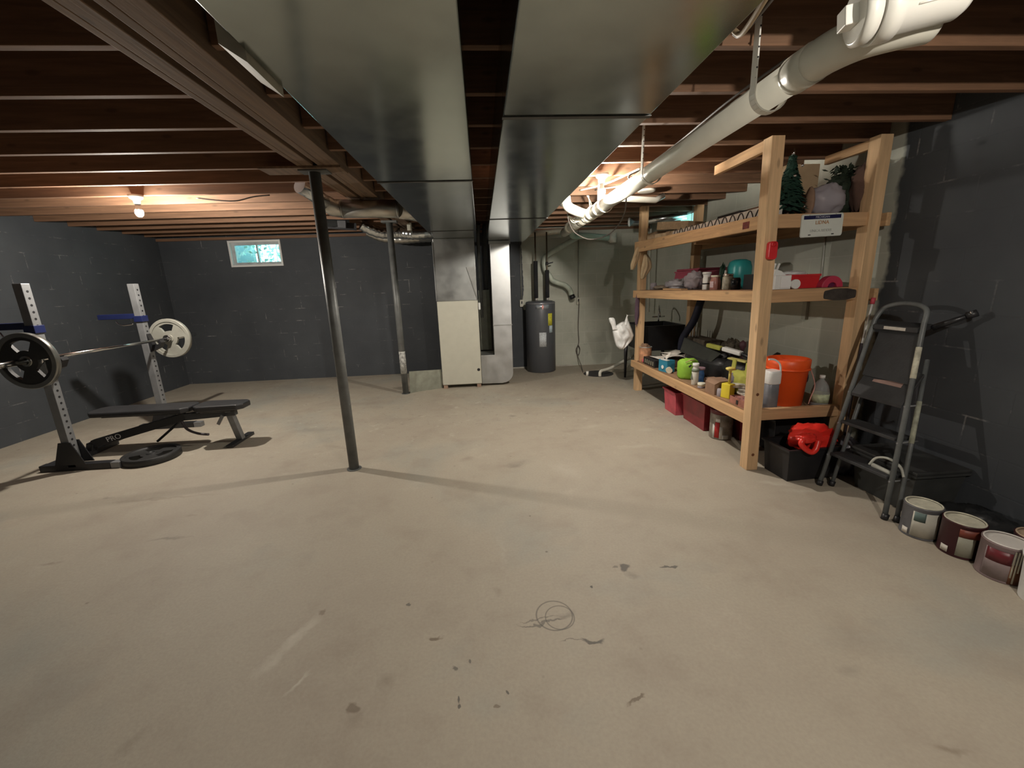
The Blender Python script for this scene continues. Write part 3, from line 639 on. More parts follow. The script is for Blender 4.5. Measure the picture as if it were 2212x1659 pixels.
# ------------------------------------------------------------------ shelf unit
sh = thing('storage_shelf', 'tall homemade lumber shelf unit with three loaded shelves', 'shelf', (2.44, 4.2, 0))
def post(b, t_, w=.09, d=.09):
    a, c_ = Vector(b), Vector(t_); h_ = [(-w/2,-d/2),(w/2,-d/2),(w/2,d/2),(-w/2,d/2)]
    return MB().hexa([a+Vector((x,y,0)) for x,y in h_]+[c_+Vector((x,y,0)) for x,y in h_])
build('post', post((2.065,2.93,0),(2.0,2.93,2.385)), WSZ, sh, .003)
build('post', post((2.785,2.93,0),(2.76,2.93,2.385)), WSZ, sh, .003)
build('post', post((2.105,5.46,0),(2.105,5.46,2.385)), WSZ, sh, .003)
build('post', post((2.80,5.46,0),(2.82,5.46,2.385)), WSZ, sh, .003)
LV = [(.455,.425), (1.39,1.36), (1.91,1.95)]
def sz(l, y): a, b = LV[l]; return a+(b-a)*(y-2.95)/2.5
beamz = [((.36,.447),(.33,.417)), ((1.30,1.385),(1.262,1.355)), ((1.82,1.91),(1.835,1.965))]
for l in range(3):
    (n0,n1),(f0,f1) = beamz[l]; A, B = LV[l]
    build('long_beam', MB().hexa([(2.018,2.976,n0),(2.058,2.976,n0),(2.058,5.52,f0),(2.018,5.52,f0),(2.018,2.976,n1),(2.058,2.976,n1),(2.058,5.52,f1),(2.018,5.52,f1)]), WS, sh, .003)
    build('rear_beam', MB().hexa([(2.866,2.9,A-.105),(2.90,2.9,A-.105),(2.90,5.52,B-.105),(2.866,5.52,B-.105),(2.866,2.9,A-.016),(2.90,2.9,A-.016),(2.90,5.52,B-.016),(2.866,5.52,B-.016)]), WS, sh, .003)
    build('shelf_board', MB().hexa([(2.06,2.976,A-.015),(2.90,2.976,A-.015),(2.90,5.40,B-.015),(2.06,5.40,B-.015),(2.06,2.976,A),(2.90,2.976,A),(2.90,5.40,B),(2.06,5.40,B)]), WPly, sh)
    build('cross_beam', MB().box(2.06 if l else 2.10, 2.735, 2.90, 2.94, (.405,1.30,1.81)[l], (.493,1.39,1.90)[l]), WSX, sh, .003)
    build('joint_board', MB().box(2.11, 2.86, 4.1, 4.14, A-.10, A-.045), WSX, sh)
build('brace', MB().bar((1.975,2.90,2.345),(1.985,3.60,2.345),.035,.07), WS, sh, .002)
build('brace', MB().bar((2.74,2.98,2.345),(2.74,3.36,2.345),.035,.06), WS, sh, .002)
build('brace', MB().bar((2.86,2.96,.3),(2.84,3.0,2.2),.04,.06), WSZ, sh, .002)
build('char_mark', MB().add([(2.42+.14*math.cos(a), 2.8992, 1.345+.038*math.sin(a)) for a in [i*.2618*1 for i in range(24)]]+[(2.42+.14*math.cos(a), 2.8998, 1.345+.038*math.sin(a)) for a in [i*.2618 for i in range(24)]], [tuple(range(24)), tuple(range(24,48))[::-1]]+[(i,(i+1)%24,24+(i+1)%24,24+i) for i in range(24)]), P('scorch', (.045,.035,.03), .9, var=.4), sh, label='black scorch mark on the middle cross beam') if False else None
mb = MB(); n = 32; pl_ = []
for i in range(n):
    a = 2*math.pi*i/n; e = .55; cx_, cz_ = math.cos(a), math.sin(a)
    pl_.append((2.60+.125*math.copysign(abs(cx_)**e, cx_), 1.342+.04*math.copysign(abs(cz_)**e, cz_)+.003*math.sin(5*a)))
build('scorch_mark', mb.prism(pl_, 2.8985, 2.8997), P('scorch', (.045,.036,.03), .9, var=.5, vs=18), sh, label='black scorched patch on the middle cross beam')
build('stamp', MB().box(2.0165,2.0178,3.14,3.22,1.84,1.89), P('red_stamp', (.16,.02,.015), .7, var=.5, vs=60), sh, label='dark red grade stamp on the top beam')
def knot(x, z): build('knot', MB().lathe([(.012,0),(.012,.0006)], (x,2.8849-.0004,z), (0,-1,0), 14), RUST, sh)
knot(2.06,.13); knot(2.045,.62)

# plate on the shelf
lp = thing('license_plate', 'white license plate with a navy band on the top shelf beam', 'license plate', (2.385, 2.89, 1.74))
def rr_poly(cx, cz, w, h_, r_, n=5):
    out = []
    for sx, sz_, a0 in ((1,-1,-90),(1,1,0),(-1,1,90),(-1,-1,180)):
        for i in range(n+1): a = R(a0+90*i/n); out.append((cx+sx*(w/2-r_)+r_*math.cos(a), cz+sz_*(h_/2-r_)+r_*math.sin(a)))
    return out
Mp = Matrix.Translation((2.385,0,1.82)) @ Matrix.Rotation(R(-1.5),4,'Y') @ Matrix.Translation((-2.385,0,-1.82))
def tm(mb): mb.v = [Mp@v for v in mb.v]; return mb
build('plate', tm(MB().prism(rr_poly(2.385,1.82,.305,.152,.014), 2.8935, 2.8985)), PLATEW, lp)
build('rim', tm(MB().tube([(a,2.892,b) for a,b in rr_poly(2.385,1.82,.299,.146,.014)], .0025, 6, True)), PLATEW, lp)
build('navy_band', tm(MB().box(2.25,2.52,2.892,2.8933,1.862,1.886)), INK_N, lp)
TX = lambda x, z: Mp @ Matrix.Translation((x, 2.8915, z)) @ Matrix.Rotation(R(90),4,'X')
text('band_lettering', 'MICHIGAN', .021, P('pale_ink', (.35,.35,.42), .6, var=0), lp, TX(2.385,1.874))
text('main_lettering', 'LIDNA', .034, INK_O, lp, TX(2.385,1.838))
text('lower_lettering', 'UNICA RIDERS', .024, INK_G, lp, TX(2.38,1.785))
for x in (2.30,2.47): build('slot', tm(MB().box(x-.009,x+.009,2.892,2.8933,1.756,1.762)), BLK, lp)
for x in (2.29,2.48): build('screw', tm(MB().lathe([(.004,0),(.004,.002)],(x,2.892,1.889),(0,-1,0),10)), CANM, lp)

rk = thing('key_holder', 'glossy red plastic key rack screwed on the nearest shelf post', 'holder', (2.02, 2.875, 1.60))
build('holder_body', MB().prism(rr_poly(2.022,1.66,.062,.12,.02), 2.85, 2.884), REDP, rk, .004)
build('holder_loop', MB().tube([(a,2.845,b) for a,b in rr_poly(2.022,1.70,.034,.025,.01)], .004, 8, True), REDP, rk)
tag(build('work_glove', inflate([(1.62,1.925,1.965),(1.68,1.92,2.0),(1.76,1.945,2.03),(1.84,1.97,2.045),(1.90,2.0,2.05)], 5.38, .02, 9), GLOVE), 'tan work glove hanging left of the far shelf post', 'glove')
tag(build('work_glove', inflate([(1.50,2.06,2.10),(1.56,2.05,2.15),(1.64,2.06,2.20),(1.72,2.075,2.19),(1.80,2.09,2.14)], 5.37, .025, 11), GLOVE), 'tan work glove hanging over the front of the far shelf post', 'glove')
tag(build('hanging_cloth', MB().blob((2.03,5.385,.93),(.06,.03,.42),.3,5,2,flat=False), OLDFAB), 'dark plum cloth hanging down the far shelf post', 'cloth')

# --- item helpers
def up_lathe(prof, x, y, z, n=24, sq=None): return MB().lathe(prof, (x,y,z), n=n, sq=sq)
def bottle(name, lab, x, y, z, r_, h_, mat, capm=None, neck=.4, cat='bottle', labm=None, sq=None):
    t = thing(name, lab, cat, (x,y,z))
    build('body', up_lathe([(r_*.9,0),(r_,.004),(r_,h_*.62),(r_*.85,h_*.72),(r_*neck,h_*.82),(r_*neck,h_*.88)], x,y,z,sq=sq), mat, t)
    build('cap', up_lathe([(r_*neck*1.2,h_*.87),(r_*neck*1.2,h_)], x,y,z), capm or WHT, t)
    if labm: build('printed_label', up_lathe([(r_+.001,h_*.15),(r_+.001,h_*.52)], x,y,z,sq=sq), labm, t)
    return t
def bx(name, lab, cat, x, y, z, w, d, h_, mat, rz=0, bevel=.003):
    return tag(build(name, MB().obox((x,y,z+h_/2),(w,d,h_),rz), mat, bevel=bevel), lab, cat)
def tub(name, lab, cat, x, y, z, w, d, h_, mat, rz=0, tp=.88, lip=.012):
    t = thing(name, lab, cat, (x,y,z)); M = Matrix.Translation((x,y,z)) @ Matrix.Rotation(rz,4,'Z')
    def ring(f_, zz, add=0): return [M@Vector((sx*(w/2*f_+add), sy*(d/2*f_+add), zz)) for sx,sy in ((-1,-1),(1,-1),(1,1),(-1,1))]
    vs = ring(tp,0)+ring(1,h_)+ring(1,h_,-.006)+ring(tp,.006,-.006)
    fs = [(3,2,1,0)]+[(a*4+i,a*4+(i+1)%4,(a+1)*4+(i+1)%4,(a+1)*4+i) for a in range(3) for i in range(4)]+[(12,13,14,15)]
    build('tub', MB().add(vs, fs), mat, t, .006)
    m2 = MB(); a = ring(1,h_-.012,lip); b = ring(1,h_+.004,lip); c_ = ring(1,h_+.004,-.008); e = ring(1,h_-.012,.0)
    m2.add(a+b+c_+e, [(k*4+i,k*4+(i+1)%4,((k+1)%4)*4+(i+1)%4,((k+1)%4)*4+i) for k in range(4) for i in range(4)])
    build('rim', m2, mat, t)
    return t
L0 = lambda y: sz(0,y)+.0005
L1 = lambda y: sz(1,y)+.0005
L2 = lambda y: sz(2,y)+.0005
# ---- lower shelf, from the near end to the far end
t = thing('orange_bucket', 'large orange plastic bucket on the lower shelf', 'bucket', (2.47,3.16,L0(3.16)))
z = L0(3.16)
build('pail', up_lathe([(.125,0),(.13,.004),(.148,.29),(.156,.295),(.158,.375),(.152,.38),(.145,.38),(.135,.30),(.12,.02),(.0,.02)],2.47,3.16,z,40), ORNG, t)
build('rim_band', up_lathe([(.150,.292),(.162,.296),(.162,.306),(.156,.31)],2.47,3.16,z,40), ORNG, t)
build('bail_handle', MB().tube(smooth([(2.62,3.10,z+.30),(2.61,3.02,z+.18),(2.575,3.005,z+.08),(2.56,3.0,z+.03)],5),.004,8), P('bail_wire',(.6,.3,.25),.5), t)
t = thing('grey_jug', 'grey cleaner jug with a white handled top beside the orange bucket', 'jug', (2.265,3.05,L0(3.05))); z = L0(3.05)
build('body', up_lathe([(.048,0),(.052,.005),(.052,.20),(.05,.205)],2.265,3.05,z,24,3), P('pewter_plastic',(.25,.26,.29),.35,.3), t)
build('dispenser_top', up_lathe([(.052,.205),(.054,.21),(.054,.29),(.047,.31)],2.265,3.05,z,24,4), WHT, t)
build('handle_loop', MB().tube(smooth([(2.215,3.04,z+.40),(2.265,3.04,z+.395),(2.31,3.04,z+.36),(2.325,3.04,z+.30),(2.32,3.04,z+.24),(2.29,3.04,z+.22)],5),.007,8), WHT, t)
tag(build('red_bowl', up_lathe([(.04,0),(.06,.05),(.062,.052),(.0,.052)],2.215,3.18,L0(3.18)+.0), REDP), 'small red bowl tucked behind the grey jug', 'bowl')
t = thing('water_jug', 'clear plastic water jug on the near right end of the lower shelf', 'jug', (2.665,3.02,L0(3.02))); z = L0(3.02)
build('body', up_lathe([(.055,0),(.062,.01),(.062,.03),(.058,.05),(.062,.07),(.062,.12),(.05,.17),(.03,.205),(.016,.22),(.016,.235)],2.665,3.02,z,28), CLEAR, t)
build('cap', up_lathe([(.019,.232),(.019,.255),(.0,.256)],2.665,3.02,z,20), WHT, t)
build('printed_label', up_lathe([(.0628,.04),(.0628,.11)],2.665,3.02,z,28), P('pale_green_label',(.5,.55,.36),.6,var=.35,vs=40), t)
tag(build('tote_bag', MB().blob((2.57,3.42,L0(3.42)),(.34,.30,.36),.22,4,2.2), OLIVE), 'yellow-green fabric bag slumped behind the orange bucket', 'bag')
tag(build('bag_strap', MB().tube(smooth([(2.66,3.27,L0(3.3)+.10),(2.695,3.22,L0(3.3)+.17),(2.68,3.24,L0(3.3)+.27),(2.62,3.30,L0(3.3)+.31)],5),.017,10), NAVY), 'navy strap curling beside the water jug', 'strap')
tag(build('paddle', MB().bar((2.38,3.36,L0(3.36)+.30),(2.52,3.34,L0(3.3)+.39),.045,.012).bar((2.30,3.36,L0(3.36)+.02),(2.39,3.36,L0(3.36)+.31),.03,.012), BLK), 'black curved blade sticking up behind the orange bucket', 'tool')
# front clutter
t = thing('duster_canister', 'yellow duster canister with a tall handle near the shelf post', 'duster', (2.13,3.40,L0(3.4))); z = L0(3.4)
build('canister', MB().obox((2.13,3.40,z+.065),(.065,.09,.13),R(20)), YELL, t, .006)
build('stem', MB().tube([(2.13,3.39,z+.13),(2.125,3.38,z+.26)], .011, 12), P('pale_yellow',(.75,.62,.16),.45), t)
build('grip', MB().blob((2.125,3.38,z+.25),(.08,.07,.035),.1,2,2,flat=False), P('pale_yellow',(.75,.62,.16),.45), t)
t = thing('tool_tin', 'low reddish open box against the nearest shelf post', 'box', (2.11,3.10,L0(3.1))); z = L0(3.1)
build('tray', MB().box(2.065,2.16,3.00,3.26,z,z+.006).box(2.065,2.07,3.0,3.26,z+.006,z+.06).box(2.155,2.16,3.0,3.26,z+.006,z+.06).box(2.07,2.155,3.0,3.005,z+.006,z+.06).box(2.07,2.155,3.255,3.26,z+.006,z+.06), P('faded_red_card',(.34,.14,.10),.8,var=.3,vs=20), t)
build('latch', MB().box(2.061,2.0645,3.14,3.165,z+.01,z+.045), BLK, t)
build('contents', MB().blob((2.113,3.13,z+.007),(.075,.22,.07),.4,8,4), P('mixed_oddments',(.30,.12,.10),.7,var=.8,vs=35), t, kind='stuff')
t = thing('open_carton', 'small brown open carton on the lower shelf edge', 'box', (2.125,3.58,L0(3.58))); z = L0(3.58)
build('carton', MB().box(2.065,2.185,3.50,3.66,z,z+.10), BROWN, t, .002)
build('flap', MB().hexa([(2.065,3.50,z+.10),(2.185,3.50,z+.10),(2.185,3.66,z+.10),(2.065,3.66,z+.10),(2.09,3.46,z+.135),(2.21,3.47,z+.135),(2.20,3.63,z+.137),(2.08,3.63,z+.137)]), BROWN, t)
tag(build('glass_jar', up_lathe([(.028,0),(.03,.003),(.03,.06),(.024,.07)],2.10,3.46,L0(3.46),20), SMOKE), 'small empty jar in front of the brown carton', 'jar')
t = thing('white_lid_jar', 'small jar with a cream lid on the lower shelf edge', 'jar', (2.09,3.79,L0(3.79)))
build('jar_body', up_lathe([(.03,0),(.034,.004),(.034,.022)],2.10,3.79,L0(3.79)), SMOKE, t); build('lid', up_lathe([(.036,.022),(.036,.05),(.0,.052)],2.10,3.79,L0(3.79)), P('cream_lid',(.7,.68,.55),.5), t)
bottle('spray_can', 'slim white and silver can behind the yellow duster', 2.24,3.66,L0(3.66),.022,.12,WHT,CANM,.7)
t = bottle('glue_bottle', 'white dispenser bottle with a triangle mark at the shelf edge', 2.105,3.93,L0(3.93),.034,.22,P('off_white_plastic',(.62,.61,.55),.4,var=.1),WHT,.75)
build('triangle_mark', MB().prism([(3.905,.50),(3.955,.50),(3.93,.565)], 2.0688, 2.0705, 'YZ'), P('dark_green_mark',(.12,.14,.1),.6), t)
build('shoulder_band', up_lathe([(.0348,.135),(.0348,.165)],2.105,3.93,L0(3.93)), P('grey_green_band',(.2,.24,.18),.6), t)
build('trigger', MB().bar((2.07,3.96,L0(3.93)+.195),(2.075,4.0,L0(3.93)+.17),.012,.014), BLK, t)
bottle('blue_bottle', 'blue bottle with a dark base beside the white dispenser bottle', 2.19,4.0,L0(4.0),.045,.16,P('blue_gloss',(.06,.16,.38),.3,var=.5,vs=30),P('mauve_cap',(.3,.2,.24),.5),.9)
t = thing('green_pouch', 'lime green fabric pouch standing on the lower shelf', 'bag', (2.17,4.22,L0(4.22))); z = L0(4.22)
build('pouch', MB().blob((2.17,4.22,z),(.17,.20,.23),.16,11,1.6,e=2.6,rz=.7), GREEN, t)
build('pouch_rim', MB().tube([(2.11,4.15,z+.19),(2.14,4.12,z+.215),(2.20,4.14,z+.21),(2.23,4.20,z+.20)],.006,8), P('tan_trim',(.4,.34,.14),.7), t)
tag(build('tape_roll', MB().lathe([(.016,0),(.034,0),(.034,.07),(.016,.07)],(2.10,4.50,L0(4.5)+.034),(.3,1,0),24), P('cream_tape',(.62,.55,.42),.6)), 'cream paper roll lying on its side by the blue carton', 'roll')
t = thing('blue_carton', 'teal blue and white carton at the lower shelf edge', 'carton', (2.12,4.62,L0(4.62))); z = L0(4.62)
TB = P('teal_blue_print',(.03,.22,.34),.5,var=.15)
build('carton', MB().obox((2.125,4.63,z+.07),(.11,.15,.14),R(14)), TB, t, .003)
build('white_top', MB().obox((2.09,4.60,z+.144),(.04,.11,.008),R(14)), WHT, t)
build('round_print', MB().lathe([(.0,0),(.022,0),(.022,.001)],(2.0645,4.605,z+.06),(-1,-.25,0),16), WHT, t, label='white round print')
build('paper_inside', MB().sheet(lambda a,b:(2.10+.06*a,4.60+.09*b,z+.14+.06*a+.03*math.sin(5*b)),5,5,.002), PAPER, t)
t = thing('dark_tray', 'black slatted tray near the far end of the lower shelf', 'tray', (2.14,5.02,L0(5.02))); z = L0(5.02)
build('tray_body', MB().box(2.07,2.24,4.85,5.20,z,z+.09), BLK, t, .003)
mb = MB()
for k in range(5): mb.box(2.0685,2.0695,4.88+.06*k,4.91+.06*k,z+.02,z+.07)
build('slots', mb, P('slot_tan',(.25,.24,.18),.7), t, kind='stuff')
for k, (x,y,w,d,rz,dz) in enumerate([(2.28,5.0,.30,.26,.2,.0),(2.33,4.86,.28,.30,-.3,.03),(2.42,5.02,.30,.24,.5,.05)]):
    zz = L0(y)+.095+dz
    mb = MB(); M = Matrix.Rotation(rz,3,'Z')
    mb.sheet(lambda a,b: Vector((x,y,zz+.035*math.sin(3.2*a)*math.cos(2*b)+.01*b)) + M@Vector(((a-.5)*w,(b-.5)*d,0)), 10, 10, .006)
    tag(build('newspaper', mb, PAPER), ['lowest crumpled sheet of grey paper','middle crumpled sheet of grey paper','topmost crumpled sheet of grey paper'][k]+' on the lower shelf', 'paper', 'crumpled papers on the lower shelf')
bx('cardboard_box','plain brown box holding up the crumpled papers','box',2.37,5.0,L0(5.15),.20,.26,.08,BROWN)
t = thing('paint_can', 'orange and cream labelled can with brushes at the far shelf corner', 'can', (2.10,5.36,L0(5.36))); z = L0(5.36)
build('can_body', up_lathe([(.075,0),(.078,.004),(.078,.19),(.08,.195),(.075,.195),(.072,.02),(.0,.02)],2.14,5.32,z,28), P('peach_label',(.62,.32,.18),.55,var=.5,vs=16), t)
build('can_rim', up_lathe([(.078,.19),(.083,.192),(.083,.2),(.078,.2)],2.14,5.32,z,28), CANM, t)
build('rag', MB().blob((2.13,5.32,z+.12),(.12,.12,.13),.3,3,2), P('brown_rag',(.22,.13,.08),.9), t)
tag(build('pink_gadget', MB().blob((2.10,5.24,L0(5.24)),(.06,.07,.06),.2,4,2), P('pink_plastic',(.6,.12,.14),.4)), 'tiny pink object in front of the orange labelled can', 'gadget')
# big black tool bag with tools
t = thing('tool_bag', 'large black tool bag with an open top on the lower shelf', 'bag', (2.50,4.35,L0(4.35))); z = L0(4.35)
build('bag_body', MB().blob((2.52,4.35,z),(.36,.80,.26),.10,7,2,e=3), BLK, t)
build('side_flap', MB().hexa([(2.33,4.75,z+.20),(2.35,4.10,z+.19),(2.37,4.10,z+.19),(2.36,4.75,z+.20),(2.40,4.80,z+.36),(2.42,4.05,z+.285),(2.44,4.05,z+.285),(2.43,4.80,z+.36)]), P('dark_olive_canvas',(.03,.032,.026),.9,var=.3), t, .005)
build('contents', MB().blob((2.55,4.30,z+.18),(.26,.60,.14),.3,9,4), BLK, t)
for k,(nm,lab,p,q1,w,m_) in enumerate([('drill','yellow and black power tool lying on the black tool bag',(2.42,4.30,.34),(2.46,4.10,.33),.05,OLIVE),('sander','white and grey power tool on the black tool bag',(2.45,4.05,.335),(2.52,3.85,.31),.06,WHT),('level','flat yellow-edged tool near the front of the tool bag',(2.40,3.86,.27),(2.46,3.66,.262),.06,P('tool_yellow',(.5,.45,.15),.5))]):
    tt = thing(nm, lab, 'tool', (p[0],p[1],L0(p[1])+p[2]-.03))
    a = Vector((p[0],p[1],L0(p[1])+p[2])); b = Vector((q1[0],q1[1],L0(p[1])+q1[2]))
    build('housing', MB().bar(a,b,w,.045 if k<2 else .02), m_, tt, .01)
    build('grip', MB().tube(smooth([b+Vector((0,0,.0)),b+Vector((.03,-.05,-.02)),b+Vector((.04,-.12,-.05))],4),.018,10), BLK, tt)
tag(build('tool_stack', MB().blob((2.52,3.84,L0(3.8)),(.26,.34,.25),.15,12,2,e=3), BLK), 'black padded case between the tool bag and the yellow duster', 'case')
t = thing('soft_bag', 'yellow-green soft bag with two upright handles behind the duster', 'bag', (2.36,3.55,L0(3.55))); z = L0(3.55)
build('bag_body', MB().blob((2.36,3.52,z),(.22,.26,.22),.12,14,2,e=2.6), OLIVE, t)
for y_ in (3.62,3.42): build('handle', MB().bar((2.30,y_,z+.17),(2.31,y_,z+.30),.012,.055), OLIVE, t, .004)
build('grey_panel', MB().blob((2.27,3.56,z+.05),(.06,.11,.15),.1,3,2,flat=False), P('mauve_grey',(.16,.14,.16),.8), t)
mb = MB()
for k in range(5):
    y_ = 3.10+.06*k; mb.obox((2.22+.02*(k%2),y_+.05,L0(3.2)+.018+.022*k),(.10,.13,.016),random.uniform(-1,1))
tag(build('white_oddments', mb, P('white_scraps',(.5,.47,.40),.7,var=.7,vs=25)), 'pile of white and dark scraps by the nearest post', 'scraps')['kind'] = 'stuff'
bx('box_under_scraps','flat brown carton in front of the padded case','box',2.26,3.86,L0(3.86),.10,.16,.07,BROWN)
# rear items
t = thing('tool_caddy', 'beige clutter box with upright white sticks at the shelf rear', 'box', (2.70,5.0,L0(5.0))); z = L0(5.0)
build('box_body', MB().box(2.66,2.86,4.80,5.25,z,z+.32), P('grey_brown_card',(.16,.13,.10),.85,var=.5,vs=14), t, .004)
for k in range(4): build('stick', MB().tube([(2.69+.01*k,5.22-.05*k,z+.32),(2.69+.01*k,5.22-.05*k,z+.45)],[.010,.005],8), WHT, t)
tag(build('dark_sleeve', MB().tube(smooth([(2.58,5.20,L0(5.1)+.04),(2.54,5.12,L0(5.1)+.3),(2.60,4.98,L0(5.1)+.55),(2.66,4.95,L0(5.1)+.8)],5),[.05]*15+[.03] if False else .045,10), NAVY), 'dark upholstered tube leaning at the rear of the lower shelf', 'tube')
tag(build('wire_tangle', MB().blob((2.79,4.45,L0(4.45)),(.16,.40,.38),.3,21,5), P('brown_tangle',(.12,.10,.07),.9,var=.6,vs=30)), 'brown tangle of oddments behind the tool bag', 'oddments')['kind'] = 'stuff'
tag(build('ornament', up_lathe([(.03,0),(.035,.02),(.012,.04),(.012,.30),(.035,.34),(.03,.38),(.0,.40)],2.70,4.12,L0(4.12)), P('plum_dark',(.10,.04,.05),.5)), 'slim dark red upright piece behind the tool bag', 'ornament')

# ---- middle shelf
tag(build('rag_pile', MB().blob((2.26,5.1,L1(5.1)),(.24,.28,.055),.4,2,4), P('tan_rags',(.40,.32,.24),.85,var=.6,vs=20)), 'tan scraps at the far end of the middle shelf', 'scraps')['kind'] = 'stuff'
t = thing('grey_jar_lid', 'small dark jar by the far post on the middle shelf', 'jar', (2.22,5.34,L1(5.34))); build('jar_body', up_lathe([(.04,0),(.042,.07),(.03,.085),(.0,.085)],2.22,5.34,L1(5.34)), SMOKE, t)
tag(build('plastic_bag', MB().blob((2.24,4.72,L1(4.72)),(.22,.40,.12),.35,31,3.4), P('silvery_bag',(.50,.48,.52),.22,.1,var=.3)), 'crumpled silvery plastic bag lying on the middle shelf', 'bag')
tag(build('plastic_bag', MB().blob((2.26,4.36,L1(4.36)),(.20,.26,.19),.35,37,3.4), SMOKE), 'clear crinkled plastic bag beside the white tube bottle', 'bag')
tag(build('pallet_scrap', MB().obox((2.10,4.48,L1(4.48)+.008),(.07,.40,.014),.05), WS), 'short scrap of wood on the middle shelf edge', 'wood scrap')
pt = tub('pink_tub','dusty pink plastic tub at the rear of the middle shelf','tub',2.60,4.90,L1(4.9),.34,.56,.20,PINK,0,1.12)
build('tub_lid', MB().obox((2.60,4.90,L1(4.9)+.218),(.34,.54,.025)), PINK, pt, .010)
t = bottle('white_tube_bottle','tall white cylinder bottle on the middle shelf',2.15,3.93,L1(3.93),.034,.165,WHT,WHT,.97)
build('dark_band', up_lathe([(.0346,.05),(.0346,.062)],2.15,3.93,L1(3.93)), BLK, t)
t = bottle('amber_bottle','pink-brown bottle with a white square label on the middle shelf',2.16,3.79,L1(3.79),.042,.13,P('rosy_liquid',(.42,.20,.17),.25,var=.1),P('cream_lid',(.7,.68,.55),.5),.8,sq=3)
build('square_label', MB().obox((2.1175,3.775,L1(3.79)+.048),(.002,.055,.055),R(0)), P('pale_pink_label',(.7,.55,.58),.6,var=.3,vs=70), t)
tag(build('marker', MB().tube([(2.26,3.82,L1(3.82)),(2.265,3.81,L1(3.82)+.17)],[.014,.011],10), WHT), 'thin white tube standing behind the amber bottle', 'tube')
t = thing('glass_jar','clear glass jar with a chrome lid on the middle shelf','jar',(2.17,3.61,L1(3.61)))
build('jar_body', up_lathe([(.040,0),(.044,.005),(.044,.105),(.038,.115)],2.17,3.61,L1(3.61),28), P('milky_glass',(.48,.46,.38),.15,var=.4,vs=30), t)
build('lid', up_lathe([(.041,.115),(.042,.135),(.0,.137)],2.17,3.61,L1(3.61),28), CHROME, t)
t = thing('teal_jug','translucent teal container behind the glass jar','container',(2.5,3.95,L1(3.95))); z = L1(3.95)
build('container_body', up_lathe([(.09,0),(.10,.01),(.10,.20),(.085,.25),(.05,.27),(.0,.275)],2.50,3.98,z,28,2.6), TEAL, t)
tag(build('dark_jar', up_lathe([(.036,0),(.04,.004),(.04,.08),(.03,.10),(.0,.10)],2.17,3.49,L1(3.49)), P('black_glass',(.012,.012,.014),.1,var=0)), 'black glossy jar beside the clear glass jar', 'jar')
bx('black_case','matte black box just left of the nearest shelf post','box',2.25,3.32,L1(3.32),.12,.20,.12,BLK)
tag(build('green_bottle', MB().blob((2.36,4.03,L1(4.03)),(.06,.06,.24),.4,41,4), FOLI), 'dark green bottle neck behind the amber bottle', 'bottle')
t = thing('white_box','white square box right of the nearest post on the middle shelf','box',(2.25,3.04,L1(3.04)))
build('carton', MB().box(2.16,2.285,2.99,3.10,L1(3.04),L1(3.04)+.10), WHT, t, .003)
build('box_insert', MB().box(2.20,2.27,2.9845,2.9895,L1(3.04)+.008,L1(3.04)+.09), P('panel_white',(.78,.77,.76),.5,var=0), t)
t = thing('white_bracket','white upright plastic bracket on the white box','bracket',(2.19,3.06,L1(3.04)+.101)); z = L1(3.04)+.1005
build('wedge', MB().prism([(2.165,z),(2.26,z),(2.225,z+.03),(2.18,z+.045)],3.02,3.08), WHT, t)
for x in (2.185,2.215): build('prong', MB().obox((x,3.05,z+.065),(.010,.01,.045),0,0,.3), WHT, t)
t = thing('white_dial','small white round knob beside the white box','knob',(2.315,3.0,L1(3.0)))
build('dial', MB().lathe([(.0,0),(.012,.002),(.031,.0),(.034,.008),(.034,.03),(.0,.03)],(2.318,3.01,L1(3.0)+.034),(0,-1,0),28), WHT, t)
tub('red_bin','bright red open bin on the middle shelf','bin',2.45,3.16,L1(3.16),.25,.18,.10,REDP,0,.94,.004)
tag(build('clear_wrap', MB().blob((2.42,3.16,L1(3.16)+.09),(.20,.12,.045),.3,51,3), WBAG), 'crumpled clear wrap lying over the red bin', 'wrap')
t = thing('red_hoop','rounded dark red plastic hoop at the right end of the middle shelf','dispenser',(2.64,3.06,L1(3.06))); z = L1(3.06)
mb = MB(); pp = [(2.64+.085*math.cos(R(a)), z+.085*math.sin(R(a))) for a in range(0,181,12)]+[(2.64+.035*math.cos(R(a)), z+.035*math.sin(R(a))) for a in range(180,-1,-15)]
build('hoop', mb.prism(pp,3.02,3.08), P('magenta_red',(.50,.04,.09),.4,var=.2), t, .006)
build('core', MB().lathe([(.0,0),(.034,0),(.034,.03),(.0,.03)],(2.64,3.065,z+.0345),(0,-1,0),20), P('deep_plum',(.10,.01,.05),.5), t)
# ---- top shelf
bx('open_crate','pale wooden crate at the far end of the top shelf','crate',2.20,5.22,L2(5.22),.16,.30,.10,WPale)
tag(build('wood_offcut', MB().obox((2.17,4.94,L2(4.94)+.035),(.10,.26,.06),.25), WPale, bevel=.002), 'pale offcut of wood beside the pale crate', 'wood scrap')
tag(build('wood_offcut', MB().obox((2.28,4.80,L2(4.8)+.125),(.30,.42,.085),.45,.10), WPale, bevel=.003), 'flat pale box tilted on top of the far crate', 'box')
bx('brown_carton','brown carton under the tilted pale box','box',2.30,4.72,L2(4.72),.24,.36,.075,CARD,.3)
t = thing('looped_strip','white strip with dark loops lying along the top shelf edge','strip',(2.13,3.8,L2(3.8)))
mb = MB(); mb.hexa([(2.075,3.05,L2(3.05)),(2.20,3.05,L2(3.05)),(2.20,4.55,L2(4.55)),(2.075,4.55,L2(4.55)),(2.075,3.05,L2(3.05)+.07),(2.20,3.05,L2(3.05)+.07),(2.20,4.55,L2(4.55)+.045),(2.075,4.55,L2(4.55)+.045)])
